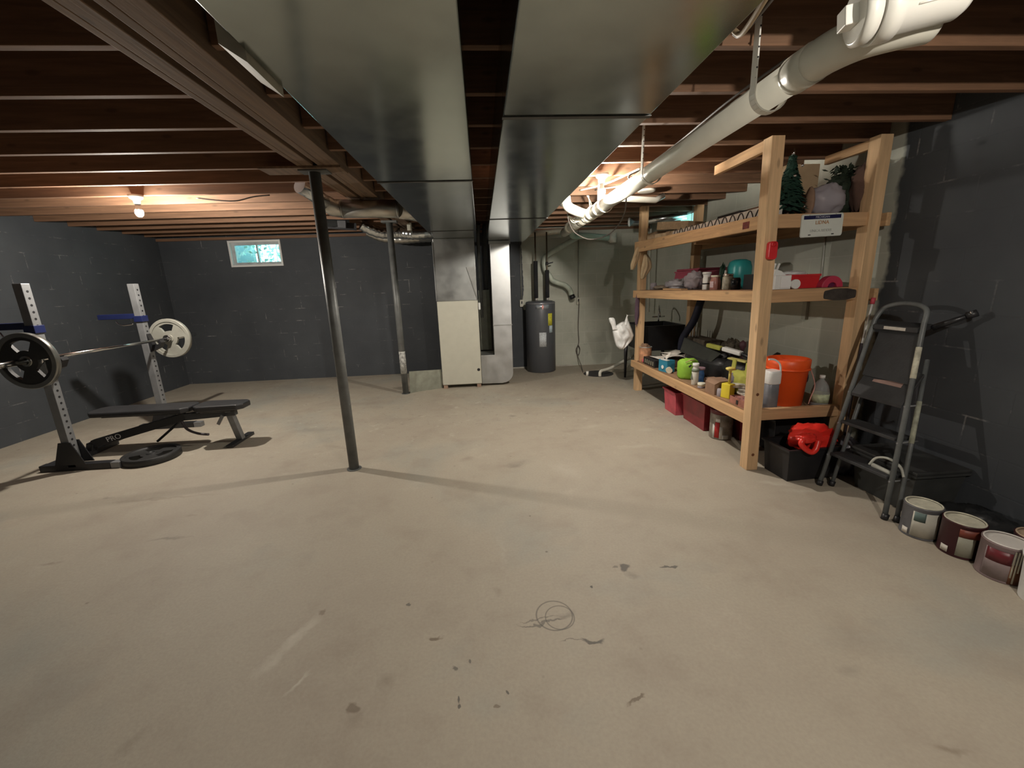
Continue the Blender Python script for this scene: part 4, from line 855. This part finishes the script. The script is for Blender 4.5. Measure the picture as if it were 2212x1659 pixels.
build('tray', mb, P('offwhite_card',(.55,.50,.44),.7,var=.25,vs=20), t, .003)
for k in range(13):
    y_ = 3.12+.112*k; zz = L2(y_)+.004
    build('coil', MB().tube([(2.071, y_-.045+.09*(i/8), zz+.055*math.sin(math.pi*i/8)) for i in range(9)], .004, 6), P('dark_wire',(.05,.045,.04),.6), t)
bx('black_box','black plastic crate behind the white looped strip','crate',2.48,4.0,L2(4.0),.26,.36,.14,BLK)
bx('grey_carton','small grey carton right of the black crate on the top shelf','box',2.46,3.72,L2(3.72),.10,.12,.115,P('dull_white',(.3,.3,.26),.8))
bx('long_carton','long dark brown carton standing at the top shelf rear','box',2.74,4.2,L2(4.2),.16,.9,.20,BROWN)
def xmas(name, lab, x, y, z, h_, r_, mat, seed, lean=0):
    t = thing(name, lab, 'artificial tree', (x,y,z)); rnd = random.Random(seed)
    build('trunk', MB().tube([(x,y,z),(x+lean*h_,y,z+h_*.98)],[.018,.006],8), WOODBN, t)
    mb = MB()
    for i in range(420):
        u = rnd.random()**.8; zz = z+.04+u*(h_-.06); rad = r_*(1-u)**.85*rnd.uniform(.75,1.1)+.008; a = rnd.uniform(0,6.283)
        cx_, cy_ = x+lean*(zz-z), y; d = Vector((math.cos(a),math.sin(a),-.35)); tip = Vector((cx_,cy_,zz))+d*rad; b = Vector((cx_,cy_,zz+.01)); w = Vector((-math.sin(a),math.cos(a),0))*.028
        m_ = b.lerp(tip,.6); mb.add([b,m_+w,tip,m_-w,m_+Vector((0,0,.018))],[(0,4,1),(1,4,2),(2,4,3),(3,4,0),(0,1,2,3)])
    build('needles', mb, mat, t, kind='stuff'); return t
tr = xmas('christmas_tree','small artificial tree standing on the top shelf', 2.27,3.10,L2(3.1),.42,.14,FOLI,3)
for k,(dx,dz) in enumerate(((-.02,.30),(-.05,.24),(.06,.04))): build('ornament', MB().blob((2.27+dx,2.97+.02*k,L2(3.1)+dz),(.02,.02,.02),0,1,1,nu=10,nv=6,flat=False), CHROME, tr)
build('tree_topper', MB().tube([(2.27,3.1,L2(3.1)+.40),(2.275,3.1,L2(3.1)+.46)],[.012,.003],8), CHROME, tr)
tag(build('cardboard_sheet', MB().box(2.40,2.66,3.32,3.40,L2(3.3),L2(3.3)+.40), CARD, bevel=.003), 'tall tan cardboard box behind the small artificial tree', 'box')
tag(build('storage_bag', MB().blob((2.55,3.09,L2(3.09)),(.26,.20,.22),.22,61,2.4), SMOKE), 'clear plastic bag of ornaments right of the small tree', 'bag')
tag(build('dark_wrapped_item', MB().blob((2.405,3.06,L2(3.06)),(.05,.08,.20),.1,62,2), BROWN), 'narrow brown box between the small tree and plastic bag', 'box')
t = thing('garland','dark green bushy garland piled at the top shelf right end','garland',(2.72,3.15,L2(3.15))); rnd = random.Random(5); mb = MB()
for i in range(520):
    a, b_, c_ = rnd.gauss(0,.5), rnd.gauss(0,.5), rnd.random(); cpt = Vector((2.72+.10*a,3.14+.08*b_,L2(3.15)+.05+.27*c_)); d = Vector((rnd.uniform(-1,1),rnd.uniform(-1,1),rnd.uniform(-.6,.8))).normalized()*.05; w = d.cross(Vector((.3,.2,1))).normalized()*.012
    mb.add([cpt,cpt+d*.6+w,cpt+d,cpt+d*.6-w],[(0,1,2,3),(3,2,1,0)])
build('garland_stuffing', MB().blob((2.70,3.14,L2(3.14)),(.20,.18,.30),.25,63,3), FOLD, t); build('needles', mb, FOLD, t, kind='stuff')
tag(build('brown_cloth', MB().blob((2.76,3.02,L2(3.02)+.005),(.15,.14,.34),.2,64,2), P('brown_cloth_m',(.10,.055,.04),.95)), 'dark brown cloth draped by the rear shelf post', 'cloth')

# ---- under the shelf
t = tub('red_tote','pinkish red plastic tub under the far part of the shelf','tub',2.26,4.42,0,.36,.30,.26,PINKD,0,.9)
t = tub('red_storage_bin','translucent dark red storage bin under the shelf middle','bin',2.32,3.98,0,.38,.46,.28,REDD,0,.92)
t = thing('popcorn_tin','round printed tin with red and white pattern under the shelf','tin',(2.22,3.60,0))
build('tin_body', up_lathe([(.098,0),(.10,.004),(.10,.25),(.098,.255)],2.22,3.60,.0,36), TINP, t); build('tin_lid', up_lathe([(.103,.245),(.104,.28),(.1,.285),(.0,.285)],2.22,3.60,0,36), MAROON, t)
def wrap(x,y,r_,a0,a1,z0,z1,n=6):
    vs=[];fs=[]
    for i in range(n+1):
        a=R(a0+(a1-a0)*i/n)
        for rr in (r_,r_+.0015):
            for z in (z0,z1): vs.append((x+rr*math.cos(a),y+rr*math.sin(a),z))
    for i in range(n): k=i*4; fs+=[(k+2,k+6,k+7,k+3),(k,k+1,k+5,k+4),(k+1,k+3,k+7,k+5),(k,k+4,k+6,k+2)]
    return MB().add(vs,fs+[(0,2,3,1),(n*4,n*4+1,n*4+3,n*4+2)],True)
build('red_print', wrap(2.22,3.60,.1003,-152,-128,.02,.17), P('scarf_red',(.50,.02,.02),.5,var=.2), t, label='red printed band')
for a0,a1,z0,z1 in ((-165,-153,.01,.15),(-127,-112,.01,.13),(-150,-125,.175,.205),(-112,-80,.01,.05)): build('white_print', wrap(2.22,3.60,.1003,a0,a1,z0,z1), P('snow_white',(.62,.60,.56),.5,var=.2), t)
tub('maroon_pail','dark maroon bin behind the printed tin','bin',2.42,3.55,0,.18,.30,.26,MAROON,0,.9)
tag(build('grey_bottle', up_lathe([(.055,0),(.06,.01),(.06,.20),(.05,.24),(.02,.27),(.0,.275)],2.32,3.30,0,24), P('slate_plastic',(.10,.12,.12),.5)), 'dark grey container beside the nearest post under the shelf', 'container')
tub('black_crate','black plastic crate behind the nearest post under the shelf','crate',2.62,3.35,0,.40,.40,.30,BLK,0,.92)
tb = tub('black_bin','black plastic bin holding a red bag at the shelf front','bin',2.375,2.795,0,.42,.26,.25,BLK,R(3),.9)
rb = thing('red_bag','bright red plastic bag stuffed in the black bin','bag',(2.40,2.72,.20))
build('bag_body', MB().blob((2.43,2.78,.20),(.34,.22,.20),.30,71,1.8,e=1.8), REDBAG, rb)
build('bag_handle', MB().tube(smooth([(2.33,2.66,.36),(2.25,2.64,.335),(2.24,2.63,.30),(2.30,2.62,.25),(2.33,2.61,.27),(2.36,2.63,.33)],6),.020,10), REDBAG, rb)
build('bag_knot', MB().blob((2.29,2.66,.31),(.14,.09,.07),.3,73,2.5,flat=False), REDBAG, rb)
build('bag_peak', MB().add([(2.38,2.70,.34),(2.50,2.68,.40),(2.58,2.70,.28),(2.50,2.82,.30)],[(0,1,2),(0,2,3),(1,3,2),(0,3,1)]), REDBAG, rb)
tag(build('clear_bag', MB().blob((2.70,2.75,.0),(.20,.20,.30),.3,75,3), P('dull_grey_bag',(.10,.095,.11),.35,var=.5)), 'grey crumpled bag between the black bin and the ladder', 'bag')

# white grocery bag on its hook
gb = thing('grocery_bag','white thin plastic grocery bag hanging beside the far shelf post','bag',(1.88,5.52,.60))
build('bag_body', inflate([(.575,1.86,1.91),(.62,1.805,1.96),(.69,1.78,2.03),(.76,1.763,2.045),(.83,1.75,2.02),(.90,1.79,1.99),(.95,1.88,1.97)], 5.52, .07, 3, 20), WBAG, gb)
build('bag_handle', inflate([(.84,1.745,1.82),(.90,1.73,1.79),(.96,1.70,1.78),(1.0,1.69,1.765),(1.01,1.70,1.75)], 5.50, .02, 5), WBAG, gb)
build('bag_handle', MB().tube(smooth([(1.93,5.52,.90),(1.94,5.52,.95),(1.942,5.52,1.0),(1.95,5.515,1.035)],4),[.04,.038,.034,.03,.026,.022,.018,.014,.011,.009,.009,.010,.012],10), WBAG, gb)
tag(build('wall_hook', MB().tube([(2.06,5.50,1.035),(1.94,5.515,1.03),(1.935,5.515,1.045)],.004,8), CANM), 'thin metal hook on the far post carrying the white grocery bag', 'hook')

# ------------------------------------------------------------------ ladder
ld = thing('step_ladder','grey folding step ladder leaning by the dark right wall','ladder',(2.5,2.35,0))
A0,A1,B0,B1 = Vector((2.38,2.59,.0)),Vector((2.71,2.705,1.17)),Vector((2.42,2.13,.0)),Vector((2.72,2.385,1.17))
build('front_frame', MB().tube([A0,A1]+smooth([A1,(2.745,2.69,1.245),(2.76,2.63,1.275),(2.765,2.55,1.285),(2.76,2.46,1.275),(2.745,2.405,1.245),B1],5)[1:]+[B0], .0145, 14), LADM, ld)
for k,(p,q1) in enumerate((((2.455,2.57,.0),(2.73,2.67,.95)),((2.465,2.095,.0),(2.745,2.345,.95)))): build('rear_leg', MB().tube([p,q1],.0125,12), LADM, ld)
for k in range(3):
    tt = (.23,.46,.68)[k]; a = A0.lerp(A1,tt/1.17); b = B0.lerp(B1,tt/1.17); off = Vector((.005,0,0)); dpt = Vector((.11,0,0)) if k<2 else Vector((.10,0,.17))
    a2, b2 = a+Vector((0,-.02,0)), b+Vector((0,.02,0)); th = Vector((0,0,.022))
    nm = 'tread' if k<2 else 'platform'
    o = build(nm, MB().hexa([a2-dpt*.15,b2-dpt*.15,b2+dpt,a2+dpt,a2-dpt*.15+th,b2-dpt*.15+th,b2+dpt+th,a2+dpt+th]), LADB, ld, .004)
    for e in (a,b): build('bracket', MB().tube([e+Vector((-.018,0,-.005)),e+Vector((.12,0,.0))],.006,8), GREYM, ld)
build('back_panel', MB().hexa([(2.62,2.64,.80),(2.63,2.33,.80),(2.64,2.33,.80),(2.63,2.64,.80),(2.735,2.67,1.14),(2.74,2.42,1.14),(2.75,2.42,1.14),(2.745,2.67,1.14)]), LADB, ld)
build('tool_tray', MB().hexa([(2.68,2.68,1.11),(2.69,2.39,1.11),(2.80,2.40,1.13),(2.79,2.69,1.13),(2.68,2.68,1.145),(2.69,2.39,1.145),(2.80,2.40,1.165),(2.79,2.69,1.165)]), LADB, ld, .006)
build('tray_label', MB().hexa([(2.6785,2.60,1.118),(2.6845,2.46,1.118),(2.686,2.46,1.118),(2.680,2.60,1.118),(2.6785,2.60,1.138),(2.6845,2.46,1.138),(2.686,2.46,1.138),(2.680,2.60,1.138)]), PAPER, ld, label='white sticker on the tray edge')
bb = lambda t_: B0.lerp(B1,t_)
build('rail_sticker', MB().tube([bb(.72),bb(.88)],.0155,14), P('sticker_white',(.6,.58,.46),.6,var=.4,vs=25), ld, label='white warning sticker on the near rail')
rr0, rr1 = Vector((2.465,2.095,.0)),Vector((2.745,2.345,.95))
build('leg_sticker', MB().tube([rr0.lerp(rr1,.48),rr0.lerp(rr1,.74)],.0135,12), P('sticker_old',(.38,.39,.30),.7,var=.4,vs=25), ld, label='faded sticker on the rear leg')
for p in (A0,B0,Vector((2.455,2.57,0)),rr0): build('foot', MB().tube([p+Vector((0,0,.0)),p+Vector((.008,0,.035))],.019,12), BLK, ld)
pa, pb = A0.lerp(A1,.72/1.17), B0.lerp(B1,.72/1.17)
build('paint_smear', MB().hexa([pa.lerp(pb,.28)+Vector((.03,0,.048)),pa.lerp(pb,.78)+Vector((.03,0,.048)),pa.lerp(pb,.78)+Vector((.055,0,.085)),pa.lerp(pb,.28)+Vector((.055,0,.085)),pa.lerp(pb,.28)+Vector((.028,0,.052)),pa.lerp(pb,.78)+Vector((.028,0,.052)),pa.lerp(pb,.78)+Vector((.053,0,.089)),pa.lerp(pb,.28)+Vector((.053,0,.089))]), P('pinkish_paint',(.34,.22,.19),.7), ld, label='pinkish dried paint smear on the platform')
hg = thing('caulking_gun','black gun-shaped tool hooked on the ladder top','tool',(2.80,2.33,1.12))
build('barrel', MB().tube([(2.80,2.40,1.14),(2.87,2.27,1.225)],[.02,.014],10), BLKM, hg)
build('muzzle', MB().tube([(2.865,2.28,1.22),(2.885,2.245,1.24)],.022,10), BLKM, hg)
build('chrome_tip', MB().tube([(2.86,2.262,1.238),(2.858,2.250,1.244)],.008,8), CHROME, hg)
wa = thing('red_capped_wand','thin white rod with a red cap leaning beside the ladder','rod',(2.80,2.86,.75))
build('rod', MB().tube([(2.80,2.865,.98),(2.835,2.87,1.27)],.007,8), WHT, wa)
build('red_cap', MB().tube([(2.834,2.87,1.265),(2.838,2.87,1.31)],.014,12), P('coral_red',(.55,.07,.10),.5), wa)
build('lower_rod', MB().tube([(2.77,2.86,.0),(2.80,2.865,.98)],.009,8), P('dark_rod',(.04,.03,.035),.6), wa)
# dark tote, bags behind the ladder
tt = tub('grey_tote','dark grey lidded tote against the wall behind the ladder','tote',2.76,2.36,0,.34,.44,.27,P('charcoal_plastic',(.045,.047,.045),.5),0,.86)
build('lid', MB().box(2.575,2.94,2.125,2.595,.275,.297), P('charcoal_lid',(.035,.036,.035),.5), tt, .006)
for k,(x,y,w,d,h_,lab) in enumerate([(2.78,1.90,.28,.40,.16,'black plastic bag lump nearest the dark tote'),(2.83,1.50,.22,.42,.15,'black plastic bag lump behind the paint cans')]):
    tag(build('trash_bag', MB().blob((x,y,0),(w,d,h_),.35,80+k,3), P('black_film',(.018,.019,.02),.35,var=.4)), lab, 'bag')
tag(build('coiled_hose', MB().lathe([(.09+.012*math.cos(R(a)), .10+.012*math.sin(R(a))) for a in range(0,361,30)],(2.56,2.28,.14),(1,.1,.2),28), P('pale_hose',(.4,.4,.35),.5)), 'pale curved hose ring behind the lowest ladder tread', 'hose') if False else tag(build('paint_roller', MB().tube(smooth([(2.50,2.36,.255),(2.52,2.34,.31),(2.53,2.27,.335),(2.54,2.20,.31),(2.53,2.16,.26)],6),.008,8).tube([(2.50,2.20,.262),(2.505,2.34,.262)],.014,12), P('pale_hose',(.4,.4,.35),.5)), 'pale roller handle lying on the lowest ladder tread', 'roller')

# ------------------------------------------------------------------ paint cans
def can(x, y, r_, h_, lab, body, labm, la, lb, topm, extra=None, bucket=False):
    t = thing('paint_can', lab, 'paint can', (x,y,0))
    build('can_body', up_lathe([(r_*.98,0),(r_,.003),(r_,.008),(r_*.975,.012),(r_*.975,h_-.01),(r_,h_-.006),(r_,h_),(r_*.9,h_),(r_*.88,h_-.008),(.0,h_-.008)],x,y,0,36), body, t)
    build('lid', up_lathe([(r_*.86,h_-.0075),(r_*.86,h_-.003),(r_*.6,h_-.005),(.0,h_-.005)],x,y,0,36), topm, t)
    build('lid_rim', MB().lathe([(r_*.9+.004*math.cos(R(a)), h_+.002+.004*math.sin(R(a))) for a in range(0,361,45)],(x,y,0),n=36), topm, t)
    build('paper_label', wrap(x,y,r_*.975+.0006,la,lb,.014,h_-.025,12), labm, t)
    return t
c = can(2.475,1.975,.086,.19,'pale labelled paint can nearest the ladder',P('grey_blue_can',(.13,.13,.14),.45,.2,var=.4),CANL,-165,-80,CANLID)
build('green_print', wrap(2.475,1.975,.0868,-160,-128,.11,.165), P('grey_green_print',(.10,.15,.14),.6,var=.3), c)
build('barcode_label', wrap(2.475,1.975,.0868,-192,-172,.015,.05), PAPER, c)
c = can(2.515,1.80,.086,.19,'dark can with a square cream label, second from the ladder',P('dark_maroon_can',(.05,.012,.015),.4,.2),P('cream_square',(.42,.42,.34),.6,var=.25),-150,-105,CANLID)
build('red_print', wrap(2.515,1.80,.0868,-150,-70,.125,.17), P('brick_red_print',(.22,.05,.03),.5,var=.4), c)
build('barcode_label', wrap(2.515,1.80,.0868,-192,-170,.015,.05), PAPER, c)
c = can(2.515,1.615,.088,.19,'maroon and mauve paint can with white drips down its side',P('mauve_can',(.22,.16,.16),.5,.2,var=.2),P('mauve_label',(.28,.22,.22),.6,var=.15),-190,-120,P('white_paint_lid',(.60,.57,.53),.6,var=.15))
build('maroon_print', wrap(2.515,1.615,.0872,-186,-128,.10,.165), MAROON, c)
for a,z0 in ((-124,.03),(-117,.0),(-110,.06)): build('paint_drip', wrap(2.515,1.615,.088,a-2,a+2,z0+.01,.18,2), P('cream_drip',(.6,.56,.44),.4), c)
build('rust_patch', wrap(2.515,1.615,.0868,-128,-90,.005,.11), RUST, c)
c = can(2.70,1.62,.088,.19,'open paint can with a tan top behind the maroon can',P('dark_maroon_can',(.05,.012,.015),.4,.2),P('dull_label',(.2,.18,.15),.6),-170,-60,P('tan_top',(.42,.32,.22),.7,var=.3))
bk = thing('white_bucket','white plastic bucket at the right edge of the photo','bucket',(2.50,1.42,0))
build('pail', up_lathe([(.088,0),(.09,.004),(.10,.20),(.104,.205),(.104,.215),(.097,.215),(.088,.01),(.0,.01)],2.50,1.42,0,36), WHT, bk)
build('bucket_lid', up_lathe([(.106,.205),(.108,.22),(.1,.226),(.0,.224)],2.50,1.42,0,36), WHT, bk)

# ------------------------------------------------------------------ gym
rk = thing('squat_rack','grey drilled squat rack with blue spotter arms by the left wall','rack',(-3.72,4.3,0))
HT = 1.64
for yc in (3.76, 4.88):
    x0,x1 = -3.775,-3.705
    u = build('upright', MB().box(x0,x1,yc-.035,yc+.035,.03,HT), GREYM, rk, .004)
    mb = MB()
    for k in range(27):
        z = .12+k*.056
        mb.lathe([(.010,0),(.010,.0012)],(x1,yc,z),(1,0,0),12)
    build('hole_row', mb, BLKM, rk, kind='stuff', label='row of dark peg holes')
    build('gusset', MB().prism([(-3.87,.06),(-3.61,.06),(-3.69,.27),(-3.79,.27)], yc-.045, yc-.037).prism([(-3.87,.06),(-3.61,.06),(-3.69,.27),(-3.79,.27)], yc+.037, yc+.045), BLKM, rk)
    build('foot_bar', MB().box(-4.02,-3.42,yc-.035,yc+.035,0,.0595), BLKM, rk, .004)
    build('foot_cap', MB().box(-3.419,-3.34,yc-.034,yc+.034,0,.058), GREYM, rk, .004)
    build('spotter_arm', MB().box(-4.16,-3.776,yc-.03,yc+.03,1.27,1.325), BLUE, rk, .004)
    build('arm_sleeve', MB().box(-3.785,-3.695,yc-.045,yc+.045,1.235,1.30), BLUE, rk, .004)
    build('chrome_pin', MB().tube(smooth([(-3.98,yc-.03,1.25),(-3.94,yc-.05,1.215),(-3.88,yc-.05,1.205),(-3.80,yc-.04,1.215)],5),.007,8), CHROME, rk)
    build('bar_hook', MB().prism([(-3.70,.90),(-3.60,.94),(-3.565,1.0),(-3.58,1.03),(-3.60,.985),(-3.66,.975),(-3.70,1.10)], yc-.03, yc+.03), BLKM, rk)
build('rear_crossbar', MB().box(-4.02,-3.97,3.796,4.844,.0,.055), BLKM, rk, .004)
bar_x, bz = -3.627, 1.022
bb_ = thing('barbell','steel barbell resting across the rack hooks','barbell',(bar_x,4.3,bz))
p0,p1 = Vector((bar_x+.01,3.55,bz+.014)),Vector((bar_x-.0,5.08,bz))
build('shaft', MB().tube([p0,p1],.0145,14), CHROME, bb_)
for a,b in ((Vector((bar_x+.012,3.09,bz+.016)),p0),(p1,Vector((bar_x,5.50,bz)))): build('sleeve', MB().tube([a,b],.0245,16), CHROME, bb_)
for y in (3.60,5.03): build('collar', MB().tube([(bar_x+.003,y-.012,bz+.006),(bar_x+.003,y+.012,bz+.006)],.037,18), CHROME, bb_)
def wplate(c, ax, lab, rimm, face, r_=.2245, th=.045, lip=None):
    t = thing('weight_plate', lab, 'weight plate', c); z = Vector(ax).normalized(); x = z.orthogonal().normalized(); y = z.cross(x); c = Vector(c)
    rad = [.028,.06,.085,.105,.125,.145,.165,.185,.2]; nt = 72
    def hole(i, k):
        a = (k/nt*360) % 120
        return .08 < (rad[i]+rad[i+1])/2 < .17 and 38 < a < 98
    mb = MB(); h_ = th*.32
    P_ = lambda r1,k,s: c+(x*math.cos(2*math.pi*k/nt)+y*math.sin(2*math.pi*k/nt))*r1+z*h_*s
    for i in range(len(rad)-1):
        for k in range(nt):
            if hole(i,k): continue
            a = [P_(rad[i],k,1),P_(rad[i+1],k,1),P_(rad[i+1],k+1,1),P_(rad[i],k+1,1)]; b = [P_(rad[i],k,-1),P_(rad[i+1],k,-1),P_(rad[i+1],k+1,-1),P_(rad[i],k+1,-1)]
            mb.add(a,[(0,1,2,3)]); mb.add(b,[(3,2,1,0)])
            for (di,dk,e0,e1) in ((-1,0,0,3),(1,0,2,1),(0,-1,1,0),(0,1,3,2)):
                ii, kk = i+di, (k+dk) % nt
                if ii < 0 or ii >= len(rad)-1 or hole(ii,kk): mb.add([a[e0],a[e1],b[e1],b[e0]],[(0,1,2,3)])
    build('plate_face', mb, face, t)
    build('plate_rim', MB().lathe([(.190,-th/2),(r_-.004,-th/2),(r_,-th/2+.004),(r_,th/2-.004),(r_-.004,th/2),(.190,th/2),(.186,0),(.190,-th/2)],c,z,64), rimm, t)
    build('hub', MB().lathe([(.026,-th/2),(.042,-th/2),(.042,th/2),(.026,th/2),(.026,-th/2)],c,z,32), rimm, t)
    return t
dirb = (p1-p0).normalized()
wplate(tuple(p0.lerp(p1,-.02)), dirb, 'black weight plate with a shiny rim on the near barbell end', P('rim_metal',(.30,.30,.28),.3,.8,var=.1), IRON)
wplate(tuple(p0.lerp(p1,1.005)), dirb, 'pale grey three-hole weight plate on the far barbell end', PLATEG, PLATEG)
wplate((-3.20,3.92,.0325), (0,0,1), 'dark weight plate lying flat on the floor by the rack', IRON, IRON, th=.065)

bn = thing('weight_bench','black padded adjustable bench under the barbell','bench',(-3.1,4.2,0))
def pad(x0,x1,yc,w,z0,z1,taper=0):
    n = 10; pl = []
    pts = [(x0+.06,yc-w/2),(x1-.05,yc-w/2*(1-taper)),(x1,yc-w/2*(1-taper)+.05),(x1,yc+w/2*(1-taper)-.05),(x1-.05,yc+w/2*(1-taper)),(x0+.06,yc+w/2),(x0,yc+w/2-.06),(x0,yc-w/2+.06)]
    return MB().prism(pts, z0, z1, 'XY')
PZ = .43
build('back_pad', pad(-3.88,-2.93,4.22,.27,PZ-.05,PZ), BLKV, bn, .012)
build('seat_pad', pad(-2.90,-2.42,4.22,.27,PZ-.05,PZ+.005,.15), BLKV, bn, .012)
build('pad_board', MB().box(-3.75,-3.0,4.13,4.31,PZ-.065,PZ-.051).box(-2.85,-2.5,4.13,4.31,PZ-.065,PZ-.051), BLKM, bn)
build('main_beam', MB().bar((-3.88,4.127,.112),(-3.05,4.25,.31),.055,.075), BLKM, bn, .004)
build('seat_beam', MB().bar((-3.10,4.25,.30),(-2.56,4.25,.33),.055,.07), P('charcoal_metal',(.05,.052,.055),.4), bn, .004)
build('front_leg', MB().bar((-2.63,4.25,.36),(-2.58,4.28,.02),.06,.06,(0,1,0)), P('leg_silver',(.20,.20,.20),.45,.3), bn, .004)
build('front_foot', MB().box(-2.62,-2.55,4.08,4.48,0,.03), BLKM, bn, .006)
build('rear_foot', MB().box(-3.945,-3.885,3.96,4.40,0,.05).bar((-3.915,4.12,.04),(-3.89,4.12,.12),.06,.06,(0,1,0)), BLKM, bn, .004)
build('adjust_strut', MB().tube([(-3.40,4.27,.05),(-3.10,4.24,.27)],.012,8), BLKM, bn)
build('arc_guide', MB().tube(smooth([(-3.10,4.24,.27),(-3.05,4.22,.18),(-2.95,4.21,.13),(-2.84,4.20,.115)],5),.013,8), P('guide_grey',(.16,.14,.15),.4,.5), bn)
build('ladder_bracket', MB().bar((-3.25,4.25,.30),(-3.02,4.25,.40),.04,.03), GREYM, bn)
build('pull_pin', MB().bar((-2.72,4.19,.22),(-2.66,4.19,.31),.012,.03).tube([(-2.86,4.18,.355),(-2.60,4.18,.36)],.010,8), GREYM, bn)
Md = Matrix.Translation((-3.68,4.155-.033,.16)) @ Matrix.Rotation(R(7.5),4,'Z') @ Matrix.Rotation(R(-13.5),4,'Y') @ Matrix.Rotation(R(90),4,'X')
text('beam_lettering','PRO',.07,P('decal_white',(.55,.55,.55),.5,var=0),bn,Md,label='white PRO lettering')

tag(build('wall_wire', MB().tube([(XR-.008,3.49,1.36),(XR-.008,3.515,1.80)],.005,8), P('whitish_wire',(.5,.5,.45),.6)), 'thin whitish wire running up the bare block wall behind the red bin', 'wire')
tag(build('wall_clip_box', MB().box(XR-.03,XR-.001,3.595,3.645,1.09,1.25), P('pale_box',(.42,.42,.36),.6), bevel=.003), 'small pale box on the bare wall below the middle shelf', 'box')
